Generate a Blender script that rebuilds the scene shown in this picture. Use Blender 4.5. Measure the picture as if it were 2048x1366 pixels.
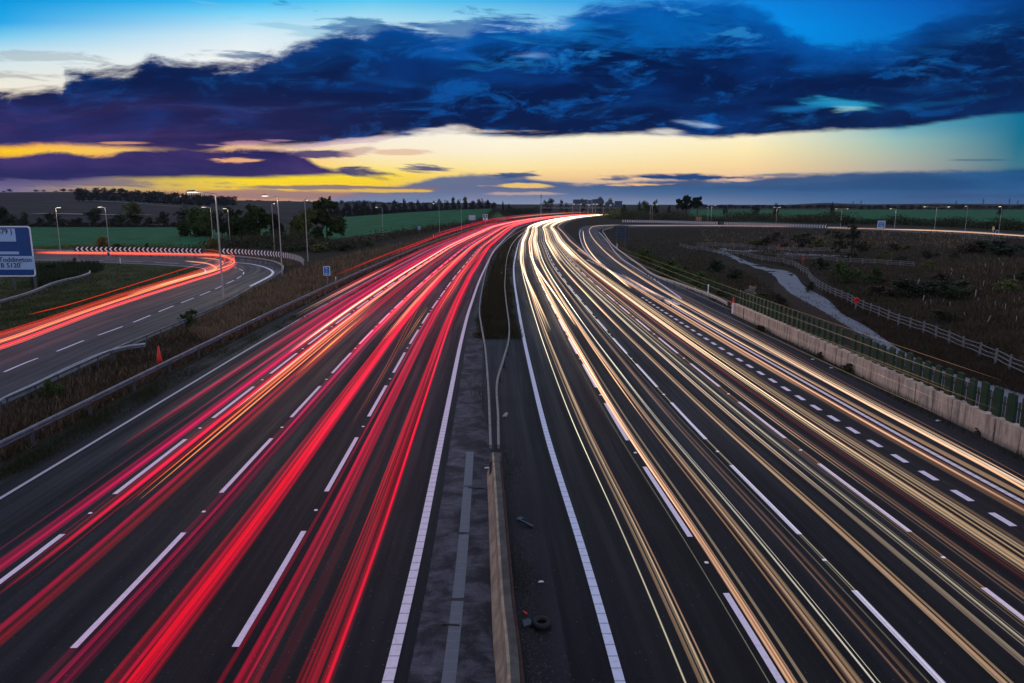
import bpy, math, random
import numpy as np
from mathutils import Vector, Matrix
R = math.radians
for o in list(bpy.data.objects): bpy.data.objects.remove(o)
S = bpy.context.scene
C = S.collection
# ------------------------------------------------------------------ camera
HC = 9.83; PITCH = R(10.8); FPX = 1428.0
cd = bpy.data.cameras.new('camera'); cam = bpy.data.objects.new('camera', cd); C.objects.link(cam)
cam.location = (0, 0, HC); cam.rotation_euler = (R(90) - PITCH, 0, 0)
cd.sensor_width = 36; cd.lens = FPX / 2048 * 36; cd.clip_start = 0.2; cd.clip_end = 20000
S.camera = cam
CP, SP = math.cos(PITCH), math.sin(PITCH)
def ray(px, py):
    a = (px - 1024) / FPX; b = (683 - py) / FPX
    return (a, b * SP + CP, b * CP - SP)
def P(px, py, z=0.0):                      # ground point seen at a photo position, on the plane z
    d = ray(px, py); t = (z - HC) / d[2]
    return (d[0] * t, d[1] * t, z)
def Q(px, py, Y):                          # point seen at a photo position, at forward distance Y
    d = ray(px, py); t = Y / d[1]
    return (d[0] * t, Y, HC + d[2] * t)
def UV(px, py):
    d = ray(px, py); return d[0] / d[1], d[2] / d[1]
def lin(c):
    return tuple(((v / 255) / 12.92 if v / 255 <= .04045 else ((v / 255 + .055) / 1.055) ** 2.4) for v in c[:3]) + (1,)
# ------------------------------------------------------------------ render
S.view_settings.view_transform = 'Standard'; S.view_settings.look = 'None'
S.view_settings.exposure = 0; S.view_settings.gamma = 1; S.view_settings.use_curve_mapping = False
S.render.engine = 'CYCLES'
S.cycles.transparent_max_bounces = 160; S.cycles.max_bounces = 5; S.cycles.sample_clamp_indirect = 4
# ------------------------------------------------------------------ node helpers
class NT:
    def __init__(s, nt): s.t = nt; s.N = nt.nodes; s.L = nt.links
    def n(s, kind, **kw):
        x = s.N.new(kind)
        for k, v in kw.items(): setattr(x, k, v)
        return x
    def put(s, sock, v):
        if isinstance(v, bpy.types.NodeSocket): s.L.new(v, sock)
        elif v is not None:
            if isinstance(v, (tuple, list)) and sock.type == 'RGBA' and len(v) == 3: v = tuple(v) + (1,)
            sock.default_value = v
    def m(s, op, a, b=None, c=None, clamp=False):
        x = s.n('ShaderNodeMath', operation=op, use_clamp=clamp)
        for i, v in enumerate((a, b, c)): 
            if v is not None: s.put(x.inputs[i], v)
        return x.outputs[0]
    def sm(s, v, a, b, o0=0., o1=1.):
        x = s.n('ShaderNodeMapRange', interpolation_type='SMOOTHSTEP')
        for i, q in zip((0, 1, 2, 3, 4), (v, a, b, o0, o1)): s.put(x.inputs[i], q)
        return x.outputs[0]
    def mix(s, f, a, b, bt='MIX'):
        x = s.n('ShaderNodeMix', data_type='RGBA', blend_type=bt)
        s.put(x.inputs[0], f); s.put(x.inputs[6], a); s.put(x.inputs[7], b)
        return x.outputs[2]
    def noise(s, vec, scale, detail=4, rough=.55, dist=0.):
        x = s.n('ShaderNodeTexNoise')
        if vec is not None: s.L.new(vec, x.inputs['Vector'])
        x.inputs['Scale'].default_value = scale; x.inputs['Detail'].default_value = detail
        x.inputs['Roughness'].default_value = rough; x.inputs['Distortion'].default_value = dist
        return x.outputs[0]
    def xyz(s, x, y, z=0.):
        q = s.n('ShaderNodeCombineXYZ'); s.put(q.inputs[0], x); s.put(q.inputs[1], y); s.put(q.inputs[2], z); return q.outputs[0]
    def ramp(s, f, stops):
        x = s.n('ShaderNodeValToRGB'); e = x.color_ramp.elements
        while len(e) < len(stops): e.new(.5)
        for i, (p, c) in enumerate(sorted(stops, key=lambda q: q[0])):
            e[i].position = min(1, max(0, p)); 
        for i, (p, c) in enumerate(sorted(stops, key=lambda q: q[0])): e[i].color = c
        s.put(x.inputs[0], f); return x.outputs[0]
    def curve(s, f, pts):
        x = s.n('ShaderNodeFloatCurve'); cv = x.mapping.curves[0]
        pts = sorted(pts)
        while len(cv.points) < len(pts): cv.points.new(.5, .5)
        for p, (a, b) in zip(cv.points, pts): p.location = (a, b); p.handle_type = 'AUTO'
        x.mapping.update(); s.put(x.inputs['Value'], f); return x.outputs[0]
# ------------------------------------------------------------------ sky (world)
W = bpy.data.worlds.new('World'); S.world = W; W.use_nodes = True
w = NT(W.node_tree); w.N.clear()
tc = w.n('ShaderNodeTexCoord'); sp = w.n('ShaderNodeSeparateXYZ'); w.L.new(tc.outputs['Generated'], sp.inputs[0])
ay = w.m('MAXIMUM', w.m('ABSOLUTE', sp.outputs[1]), .08)
U = w.m('DIVIDE', sp.outputs[0], ay); V = w.m('DIVIDE', sp.outputs[2], ay)
VM = 0.32
def vn(py, px=1024): return (UV(px, py)[1] + .02) / VM
def un(px): return (UV(px, 200)[0] + 1.0) / 2.0
Vn = w.m('DIVIDE', w.m('ADD', V, .02), VM); Un = w.m('DIVIDE', w.m('ADD', U, 1.0), 2.0)
# wispy distortion, long streaks running with the wind
sv = w.xyz(w.m('MULTIPLY', w.m('ADD', U, w.m('MULTIPLY', V, -1.2)), 3.2), w.m('MULTIPLY', V, 22.), 3.1)
n1 = w.m('SUBTRACT', w.noise(sv, 1.6, 5, .6, .35), .5)
sv2 = w.xyz(w.m('MULTIPLY', w.m('SUBTRACT', U, w.m('MULTIPLY', V, 1.5)), 7.), w.m('MULTIPLY', w.m('ADD', V, w.m('MULTIPLY', U, .10)), 60.), 1.)
n2 = w.m('SUBTRACT', w.noise(sv2, 1.3, 5, .62, .6), .5)
n3 = w.m('SUBTRACT', w.noise(w.xyz(w.m('MULTIPLY', U, 3.), w.m('MULTIPLY', V, 9.), 7.), 1.7, 6, .55, .8), .5)
n4 = w.m('SUBTRACT', w.noise(w.xyz(w.m('MULTIPLY', w.m('ADD', U, w.m('MULTIPLY', V, -.8)), 9.), w.m('MULTIPLY', V, 26.), 5.), 1.5, 6, .68, .5), .5)
Vd = w.m('ADD', Vn, w.m('ADD', w.m('MULTIPLY', n1, .05), w.m('MULTIPLY', n2, .02)))
cols = {
 0:   [(0,(0,150,222)),(45,(0,165,232)),(70,(110,200,238)),(110,(200,228,240)),(170,(240,236,220)),(285,(255,170,60)),(302,(255,205,10)),(318,(240,170,60)),(355,(96,88,128)),(384,(120,105,140))],
 500: [(0,(50,182,240)),(25,(125,212,248)),(70,(215,236,246)),(120,(246,246,244)),(280,(225,185,170)),(325,(255,190,70)),(350,(255,226,0)),(376,(255,214,0)),(388,(220,150,70)),(400,(190,140,110))],
 750: [(0,(90,200,240)),(30,(160,218,242)),(60,(200,228,240)),(262,(250,242,228)),(300,(252,238,208)),(328,(255,232,160)),(350,(255,222,50)),(372,(252,210,30)),(386,(190,150,128)),(405,(196,166,150))],
 1000:[(0,(70,180,232)),(35,(140,208,240)),(60,(190,222,240)),(262,(255,250,232)),(300,(255,244,214)),(335,(255,232,168)),(352,(252,212,140)),(372,(214,180,150)),(388,(176,168,180)),(405,(205,180,172))],
 1500:[(0,(8,128,220)),(50,(0,146,236)),(120,(0,140,225)),(262,(255,246,215)),(300,(255,236,180)),(335,(252,216,158)),(358,(238,196,160)),(380,(110,135,170)),(405,(140,158,182))],
 1800:[(0,(4,96,190)),(100,(0,120,205)),(250,(100,170,190)),(280,(150,190,185)),(310,(170,185,170)),(340,(178,172,160)),(362,(110,130,150)),(405,(60,105,145))],
 2048:[(0,(4,52,128)),(80,(8,84,165)),(230,(10,112,150)),(280,(22,112,142)),(330,(60,118,138)),(350,(45,88,122)),(405,(26,86,130))]}
prev = None
keys = sorted(cols)
for k in keys:
    rp = w.ramp(Vn, [(vn(y), lin(c)) for y, c in cols[k]])
    if prev is None: prev = rp
    else:
        k0 = keys[keys.index(k) - 1]
        f = w.m('DIVIDE', w.m('SUBTRACT', Un, un(k0)), un(k) - un(k0), clamp=True)
        prev = w.mix(f, prev, rp)
sky = prev
def band(top, bot, soft_t, soft_b, kt=1.0, kb=.5):
    a = w.curve(Un, [(un(x), vn(y)) for x, y in top]); b = w.curve(Un, [(un(x), vn(y)) for x, y in bot])
    dt = w.m('SUBTRACT', a, w.m('ADD', Vn, w.m('ADD', w.m('MULTIPLY', n1, .08 * kt), w.m('ADD', w.m('MULTIPLY', n4, .14 * kt), w.m('MULTIPLY', n2, .05 * kt)))))
    db = w.m('SUBTRACT', w.m('ADD', Vn, w.m('ADD', w.m('MULTIPLY', n1, .03 * kb), w.m('ADD', w.m('MULTIPLY', n4, .05 * kb), w.m('MULTIPLY', n2, .05 * kb)))), b)
    return w.m('MULTIPLY', w.sm(dt, -soft_t, soft_t), w.sm(db, -soft_b, soft_b)), dt, db
def blob(x, y, rx, ry, tilt=0., edge=.5, nz=1.):
    cu, cv = UV(x, y); du = w.m('SUBTRACT', U, cu); dv = w.m('SUBTRACT', V, cv)
    dv = w.m('SUBTRACT', dv, w.m('MULTIPLY', du, tilt))
    a = w.m('DIVIDE', du, rx / 1454); b = w.m('DIVIDE', dv, ry / 1483)
    d = w.m('SQRT', w.m('ADD', w.m('MULTIPLY', a, a), w.m('MULTIPLY', b, b)))
    d = w.m('ADD', d, w.m('MULTIPLY', w.m('ADD', w.m('MULTIPLY', n2, 3.6), w.m('MULTIPLY', n1, 3.)), 1.5 * nz))
    return w.sm(d, 1 - edge, 1 + edge, 1., 0.)
# light wisps above the main cloud
for (x, y, rx, ry, t, c, k) in [(60,112,120,10,-.05,(150,160,165),.45),(30,152,90,9,-.05,(150,140,140),.5),(600,58,150,12,-.22,(130,190,220),.5),
                                (760,60,130,14,-.15,(40,110,170),.8),(470,112,60,8,0,(70,110,150),.8),(930,62,90,22,.1,(0,95,165),.8)]:
    sky = w.mix(w.m('MULTIPLY', blob(x, y, rx, ry, t), k), sky, lin(c))
# low grey band along the horizon in the middle and teal bank on the right
mB, _, _ = band([(-300,420),(600,410),(700,385),(800,372),(900,352),(1000,350),(1100,362),(1200,368),(1300,362),(1450,362),(1560,354),(1700,349),(1850,345),(2048,339),(2300,336)],
                [(-300,430),(700,430),(2300,430)], .012, .01, .35, .1)
low = w.mix(w.sm(Un, un(900), un(1400)), lin((84,98,140)), lin((12,70,122)))
low = w.mix(w.m('MULTIPLY', w.sm(Vn, vn(412), vn(372), .7, 0.), w.sm(Un, un(1900), un(1200), .25, 1.)), low, lin((140,155,185)))
low = w.mix(w.sm(n1, -.12, .16, 0., .35), low, lin((40,110,160)))
sky = w.mix(w.m('MULTIPLY', mB, .93), sky, low)
# the main cloud mass
mA, dt, db = band([(-300,190),(0,187),(70,178),(128,171),(134,149),(200,145),(270,141),(310,122),(345,131),(420,131),(500,124),(560,104),(620,86),(690,66),(760,62),(810,54),(850,66),(900,76),(960,52),(1024,42),(1100,46),(1180,22),(1300,10),(1440,4),(1520,34),(1580,70),(1650,94),(1720,86),(1780,76),(1850,38),(1900,28),(1980,4),(2048,-20),(2300,-30)],
                  [(-300,292),(0,290),(120,288),(220,292),(330,300),(400,305),(470,288),(560,292),(700,280),(790,272),(900,266),(1000,272),(1060,276),(1150,272),(1250,268),(1330,268),(1420,274),(1530,268),(1650,262),(1780,258),(1850,250),(1900,242),(2048,226),(2300,220)], .03, .014, 1., .6)
ca = w.mix(w.sm(n3, -.06, .22), lin((0,24,72)), lin((0,50,118)))
ca = w.mix(w.m('MULTIPLY', w.sm(n1, .06, .26), .45), ca, lin((4,84,160)))
ca = w.mix(w.m('MULTIPLY', w.sm(dt, .16, 0.), w.sm(Un, un(300), un(1100))), ca, lin((0,84,170)))
ca = w.mix(w.m('MULTIPLY', w.sm(n4, .0, .17), w.sm(Un, un(350), un(1100), .30, .75)), ca, lin((2,88,172)))
ca = w.mix(w.m('MULTIPLY', w.sm(w.m('ADD', n4, w.m('MULTIPLY', n2, .8)), .12, .26), w.m('MULTIPLY', w.sm(Vn, vn(200), vn(40)), w.sm(Un, un(800), un(1100)))), ca, lin((30,122,190)))
pur = w.m('MULTIPLY', w.sm(Un, un(900), un(60)), w.sm(Vn, vn(160), vn(280)))
ca = w.mix(w.m('MULTIPLY', pur, .75), ca, w.mix(w.sm(n1, -.1, .15), lin((42,30,86)), lin((78,50,104))))
ca = w.mix(w.m('MULTIPLY', w.sm(Un, un(1500), un(2100)), .55), ca, lin((2,30,74)))
# breaks in the cloud
for (x, y, rx, ry, t, c, k) in [(1065,111,26,5,0,(120,160,210),.7),(1030,130,55,6,0,(20,130,200),.7),(1110,60,60,14,.1,(20,130,205),.8),(1350,60,120,30,.2,(0,104,190),.7),
                                (1685,210,46,9,-.12,(30,160,205),.8),(1694,220,26,4,.05,(160,215,220),.9),(1672,202,30,4,-.2,(40,150,200),.7),(1590,218,40,5,0,(20,110,180),.8),
                                (1330,264,30,4,.0,(235,230,220),.8),(1415,252,26,4,-.1,(175,205,230),.7),(870,261,60,6,.05,(235,225,220),.95),(980,262,60,3,0,(235,215,190),.8),
                                (800,168,60,5,-.1,(4,70,140),.5),(1950,70,70,12,.2,(10,84,150),.5),(1820,214,120,4,.12,(4,84,140),.5)]:
    ca = w.mix(w.m('MULTIPLY', blob(x, y, rx, ry, t, 1.), k * .9), ca, lin(c))
sky = w.mix(w.m('MULTIPLY', mA, w.sm(w.m('ABSOLUTE', mA), 0., .5, .75, 1.)), sky, ca)
# lower purple cloud on the left
mC, _, _ = band([(-300,300),(0,309),(80,303),(200,311),(240,303),(330,298),(420,305),(490,300),(560,303),(600,312),(640,334),(700,350),(760,356),(800,370),(2300,380)],
                [(-300,364),(0,364),(120,364),(200,357),(280,356),(400,354),(520,355),(600,352),(660,350),(720,352),(760,358),(2300,390)], .012, .012, .45, .3)
cc = w.mix(w.sm(n3, -.1, .15), lin((30,28,88)), lin((62,46,104)))
cc = w.mix(blob(480, 321, 34, 3), cc, lin((235,170,120)))
sky = w.mix(mC, sky, cc)
for (x, y, rx, ry, t, c, k) in [(640,309,52,6,-.02,(66,56,110),.95),(745,345,62,8,-.14,(56,54,110),.95),(850,341,70,6,-.03,(70,74,126),.95),(1040,350,55,7,.05,(40,78,130),.95),(1130,366,100,7,-.02,(60,92,142),.9),
                                (1335,354,165,6,-.01,(22,66,122),1.),(1230,358,50,4,.0,(40,84,134),.9),(1290,369,60,3,.0,(250,196,130),.9),(1040,371,55,4,0,(250,205,110),.9),(1060,387,60,3,0,(220,180,160),.6),(1480,361,30,3,0,(230,190,165),.8),
                                (720,302,30,8,.2,(190,150,150),.6),(790,304,44,4,0,(225,180,150),.7),(705,376,170,3,-.01,(130,108,120),.9),(770,382,60,3,.0,(250,200,40),.8),(560,389,200,6,-.01,(150,116,120),.8),
                                (130,368,190,7,0,(96,86,130),.7),(250,286,50,3,0,(250,170,120),.6),(480,286,60,4,.05,(190,140,170),.6),(1560,350,70,3,0,(60,98,136),.7),(1960,320,50,2,0,(40,92,120),.5),(680,285,90,4,.1,(200,170,190),.6)]:
    sky = w.mix(w.m('MULTIPLY', blob(x, y, rx, ry, t, .45, .8), k), sky, lin(c))
# sky above and behind the view: the bright open dusk dome that lights the ground
K = .86
dome = w.mix(w.sm(w.noise(tc.outputs['Generated'], 2.2, 4), .4, .65), (.50*K, .56*K, .86*K, 1), (.80*K, .80*K, .98*K, 1))
up = w.m('MAXIMUM', w.sm(V, .27, .55), w.sm(sp.outputs[1], .12, .02))
bg1 = w.n('ShaderNodeBackground'); w.L.new(sky, bg1.inputs[0]); bg1.inputs[1].default_value = 1.0
bgd = w.n('ShaderNodeBackground'); w.L.new(dome, bgd.inputs[0]); bgd.inputs[1].default_value = 1.0
mx = w.n('ShaderNodeMixShader'); w.L.new(up, mx.inputs[0]); w.L.new(bg1.outputs[0], mx.inputs[1]); w.L.new(bgd.outputs[0], mx.inputs[2])
ns = w.n('ShaderNodeTexSky', sky_type='NISHITA'); ns.sun_disc = False; ns.sun_elevation = R(4); ns.sun_rotation = R(-21)
bg2 = w.n('ShaderNodeBackground'); w.L.new(ns.outputs[0], bg2.inputs[0]); bg2.inputs[1].default_value = .0001
ad = w.n('ShaderNodeAddShader'); w.L.new(mx.outputs[0], ad.inputs[0]); w.L.new(bg2.outputs[0], ad.inputs[1])
wo = w.n('ShaderNodeOutputWorld'); w.L.new(ad.outputs[0], wo.inputs[0])
# ------------------------------------------------------------------ sun, just above the horizon on the left, behind cloud
sd = bpy.data.lights.new('sun', 'SUN'); sd.energy = .12; sd.angle = R(12); sd.color = (1, .72, .42)
so = bpy.data.objects.new('sun', sd); C.objects.link(so)
so.rotation_euler = Vector((math.sin(R(21)), -math.cos(R(21)), -math.sin(R(4)))).to_track_quat('-Z', 'Y').to_euler()
# ------------------------------------------------------------------ materials
MATS = {}
def mat(name, col, rough=.7, metal=0., noise=0., nscale=3., col2=None, bump=0., bscale=20., spec=.3, coords='Object'):
    if name in MATS: return MATS[name]
    m = bpy.data.materials.new(name); m.use_nodes = True; t = NT(m.node_tree); b = t.N['Principled BSDF']
    b.inputs['Roughness'].default_value = rough; b.inputs['Metallic'].default_value = metal; b.inputs['Specular IOR Level'].default_value = spec
    tc = t.n('ShaderNodeTexCoord'); v = tc.outputs[coords]
    if noise or col2:
        c2 = col2 or tuple(c * (1 - noise) for c in col)
        c = t.mix(t.sm(t.noise(v, nscale, 6, .6), .35, .65), tuple(col) + (1,), tuple(c2) + (1,))
        c = t.mix(t.sm(t.noise(v, nscale * 7.3, 3, .6), .3, .8, 0., .4), c, tuple(x * .55 for x in col) + (1,))
        t.L.new(c, b.inputs['Base Color'])
    else: b.inputs['Base Color'].default_value = tuple(col) + (1,)
    if bump:
        bp = t.n('ShaderNodeBump'); bp.inputs['Strength'].default_value = bump; bp.inputs['Distance'].default_value = .02
        t.L.new(t.noise(v, bscale, 4), bp.inputs['Height']); t.L.new(bp.outputs[0], b.inputs['Normal'])
    MATS[name] = m; return m
def emat(name, col, s):
    m = bpy.data.materials.new(name); m.use_nodes = True; b = m.node_tree.nodes['Principled BSDF']
    b.inputs['Base Color'].default_value = (0, 0, 0, 1); b.inputs['Emission Color'].default_value = tuple(col) + (1,); b.inputs['Emission Strength'].default_value = s
    return m
def road_mat(name, base, worn_sheen, lane=3.65, off=0., seam=0.):
    m = bpy.data.materials.new(name); m.use_nodes = True; t = NT(m.node_tree); b = t.N['Principled BSDF']
    uv = t.n('ShaderNodeUVMap'); uv.uv_map = 'uv'; s = t.n('ShaderNodeSeparateXYZ'); t.L.new(uv.outputs[0], s.inputs[0])
    a, l = s.outputs[0], s.outputs[1]
    ge = t.n('ShaderNodeNewGeometry'); pos = ge.outputs['Position']
    n_big = t.noise(pos, .22, 5, .6); n_fine = t.noise(pos, 26., 3, .7); n_str = t.noise(t.xyz(t.m('MULTIPLY', a, 1.6), t.m('MULTIPLY', l, .03), 2.), 1., 5, .65)
    wh = t.m('COSINE', t.m('MULTIPLY', t.m('SUBTRACT', a, off), 4 * math.pi / lane))       # two wheel tracks to a lane: wear, plus sheen put into the colour
    c = t.mix(t.sm(wh, -1., 1., 0., .55), base, worn_sheen)
    c = t.mix(t.sm(n_str, .40, .58, 0., .8), c, tuple(x * 1.6 for x in base[:3]))
    fs = t.m('ABSOLUTE', t.m('SUBTRACT', t.m('FRACT', t.m('ADD', t.m('DIVIDE', t.m('ADD', a, t.m('MULTIPLY', t.m('SUBTRACT', t.noise(pos, 1.3, 4, .7), .5), .16)), lane), .04 + off / 9)), .5))
    c = t.mix(t.m('MULTIPLY', t.sm(fs, .010, .004), t.sm(n_str, .44, .52)), c, (.001, .001, .001)); c = t.mix(t.m('MULTIPLY', t.sm(fs, .09, .085), .35), c, tuple(x * .55 for x in base[:3]))
    pt = t.noise(t.xyz(t.m('FLOOR', t.m('DIVIDE', a, lane)), t.m('FLOOR', t.m('DIVIDE', l, 23.)), 5.), 3.7, 0); c = t.mix(t.sm(pt, .35, .65, 0., .35), c, tuple(x * 1.9 for x in base[:3]))
    c = t.mix(t.sm(n_big, .35, .7, 0., .5), c, tuple(x * .5 for x in base[:3]))
    c = t.mix(t.sm(n_fine, .5, .78, 0., .75), c, tuple(x * 3.2 + .006 for x in base[:3]))
    sp_ = t.n('ShaderNodeTexVoronoi'); t.L.new(pos, sp_.inputs['Vector']); sp_.inputs['Scale'].default_value = 5.
    c = t.mix(t.m('MULTIPLY', t.m('LESS_THAN', sp_.outputs['Distance'], .07), .8), c, (.11, .11, .13))
    t.L.new(c, b.inputs['Base Color'])
    t.L.new(t.sm(n_str, .3, .7, .52, .8), b.inputs['Roughness']); b.inputs['Specular IOR Level'].default_value = .10
    bp = t.n('ShaderNodeBump'); bp.inputs['Strength'].default_value = .5; bp.inputs['Distance'].default_value = .01
    t.L.new(t.noise(pos, 60., 3, .7), bp.inputs['Height']); t.L.new(bp.outputs[0], b.inputs['Normal'])
    return m
def paint_mat(name, col, ribs=0.):
    m = bpy.data.materials.new(name); m.use_nodes = True; t = NT(m.node_tree); b = t.N['Principled BSDF']
    uv = t.n('ShaderNodeUVMap'); uv.uv_map = 'uv'; s = t.n('ShaderNodeSeparateXYZ'); t.L.new(uv.outputs[0], s.inputs[0])
    ge = t.n('ShaderNodeNewGeometry'); pos = ge.outputs['Position']
    c = t.mix(t.sm(t.noise(pos, 9., 5, .7), .45, .8, 0., .55), col, tuple(x * .45 for x in col[:3]))
    c = t.mix(t.sm(t.noise(pos, 60., 3, .7), .6, .75, 0., .8), c, (.06, .06, .07))
    if ribs:
        fr = t.m('FRACT', t.m('MULTIPLY', s.outputs[1], 1 / ribs))
        c = t.mix(t.m('MULTIPLY', t.m('GREATER_THAN', fr, .90), .65), c, (.10, .10, .12))
    t.L.new(c, b.inputs['Base Color']); b.inputs['Roughness'].default_value = .6
    return m
M_roadL = road_mat('asphalt_dark', (.0045, .0048, .0066, 1), (.0115, .0115, .0155, 1), 3.65, -.9)
M_roadR = road_mat('asphalt_brown', (.0048, .0044, .0056, 1), (.011, .0095, .0115, 1), 3.42, .8)
M_slip = road_mat('asphalt_grey', (.022, .021, .026, 1), (.038, .034, .038, 1), 3.65, 0)
M_res = road_mat('asphalt_reserve', (.011, .0105, .013, 1), (.020, .019, .023, 1), 30, 0)
def stain_mat():
    m = bpy.data.materials.new('stained_reserve_tarmac'); m.use_nodes = True; t = NT(m.node_tree); b = t.N['Principled BSDF']; ge = t.n('ShaderNodeNewGeometry'); pos = ge.outputs['Position']
    s = t.n('ShaderNodeSeparateXYZ'); t.L.new(pos, s.inputs[0]); cr = t.xyz(t.m('MULTIPLY', s.outputs[0], .9), t.m('MULTIPLY', s.outputs[1], 3.2), 0.)
    a = t.noise(pos, 1.1, 7, .68, .6); c_ = t.noise(cr, 1.6, 6, .7, .4); f = t.noise(pos, 22., 4, .75)
    c = t.mix(t.sm(a, .40, .60), (.016, .016, .021), (.060, .062, .078)); c = t.mix(t.sm(c_, .48, .68, 0., .75), c, (.020, .019, .023)); c = t.mix(t.sm(a, .60, .72, 0., .7), c, (.12, .115, .13)); c = t.mix(t.sm(f, .52, .72, 0., .6), c, (.010, .010, .011)); c = t.mix(t.sm(f, .30, .40, .5, 0.), c, (.16, .15, .16))
    t.L.new(c, b.inputs['Base Color']); b.inputs['Roughness'].default_value = .8; b.inputs['Specular IOR Level'].default_value = .15
    bp = t.n('ShaderNodeBump'); bp.inputs['Strength'].default_value = .8; bp.inputs['Distance'].default_value = .03; t.L.new(c_, bp.inputs['Height']); t.L.new(bp.outputs[0], b.inputs['Normal']); return m
M_stain = stain_mat()
M_paint = paint_mat('road_paint', (.62, .56, .66, 1)); M_paint2 = paint_mat('worn_road_paint', (.34, .32, .37, 1)); M_rib = paint_mat('ribbed_road_paint', (.60, .54, .62, 1), .42)
M_ribB = paint_mat('ribbed_road_paint_bluish', (.50, .53, .66, 1), .42)
M_galv = mat('galvanised_steel', (.30, .31, .34), .45, .75, .3, 2.)
M_galvd = mat('dull_steel', (.09, .095, .11), .55, .5, .3, 2.)
M_post = mat('dark_post', (.02, .02, .024), .7)
M_conc = mat('lit_weathered_concrete', (.30, .235, .165), .85, 0, .45, 2.2, bump=.6, bscale=14)  # light on the barrier's left face is put into this paler colour
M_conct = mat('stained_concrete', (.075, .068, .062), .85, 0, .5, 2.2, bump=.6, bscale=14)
M_wall = mat('pale_concrete_wall', (.50, .38, .30), .85, 0, .25, 1.4, bump=.4, bscale=10)
M_white = mat('white_enamel', (.62, .64, .70), .5)
M_black = mat('black_enamel', (.012, .014, .022), .45)
M_blue = mat('blue_sign_face', (.004, .05, .20), .35, 0, .15, .7)
M_blueb = mat('bright_blue_sign_face', (.01, .14, .45), .35)
M_lampw = emat('lamp_glow', (1, .88, .62), 3.)
M_bark = mat('bark', (.035, .028, .022), .9, 0, .4, 6)
M_wood = mat('brown_timber', (.10, .075, .06), .85, 0, .45, 4)
M_woodg = mat('silver_grey_timber', (.21, .20, .21), .85, 0, .4, 3)
M_greenp = mat('dark_green_plastic', (.005, .032, .013), .6, 0, .35, 1.5)
M_red = mat('red_plastic', (.55, .02, .01), .5)
def leaf_mat(name, c1, c2):
    m = bpy.data.materials.new(name); m.use_nodes = True; t = NT(m.node_tree); b = t.N['Principled BSDF']
    ge = t.n('ShaderNodeNewGeometry'); oi = t.n('ShaderNodeObjectInfo')
    f = t.m('ADD', t.m('MULTIPLY', ge.outputs['Random Per Island'], .6), t.m('MULTIPLY', oi.outputs['Random'], .4))
    t.L.new(t.mix(f, tuple(c1) + (1,), tuple(c2) + (1,)), b.inputs['Base Color'])
    b.inputs['Roughness'].default_value = .75; b.inputs['Specular IOR Level'].default_value = .15
    return m
F_dark = leaf_mat('dark_leaves', (.010, .016, .008), (.028, .042, .016))
F_mid = leaf_mat('green_leaves', (.022, .042, .012), (.055, .085, .022))
F_olive = leaf_mat('olive_leaves', (.045, .06, .018), (.11, .12, .035))
F_aut = leaf_mat('autumn_leaves', (.07, .05, .012), (.16, .10, .022))
F_far = leaf_mat('distant_leaves', (.012, .018, .020), (.030, .036, .034))
F_scrub = leaf_mat('scrub_leaves', (.018, .018, .012), (.05, .052, .022))
F_dry = leaf_mat('dry_grass', (.055, .038, .024), (.27, .19, .115))
F_dry2 = leaf_mat('brown_grass', (.018, .013, .009), (.062, .043, .028))
F_bank = leaf_mat('bank_grass', (.022, .016, .010), (.095, .066, .042)); F_grass = leaf_mat('green_grass', (.014, .022, .008), (.045, .055, .018))
F_pale = leaf_mat('pale_seed_heads', (.20, .18, .14), (.34, .30, .24))
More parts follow.
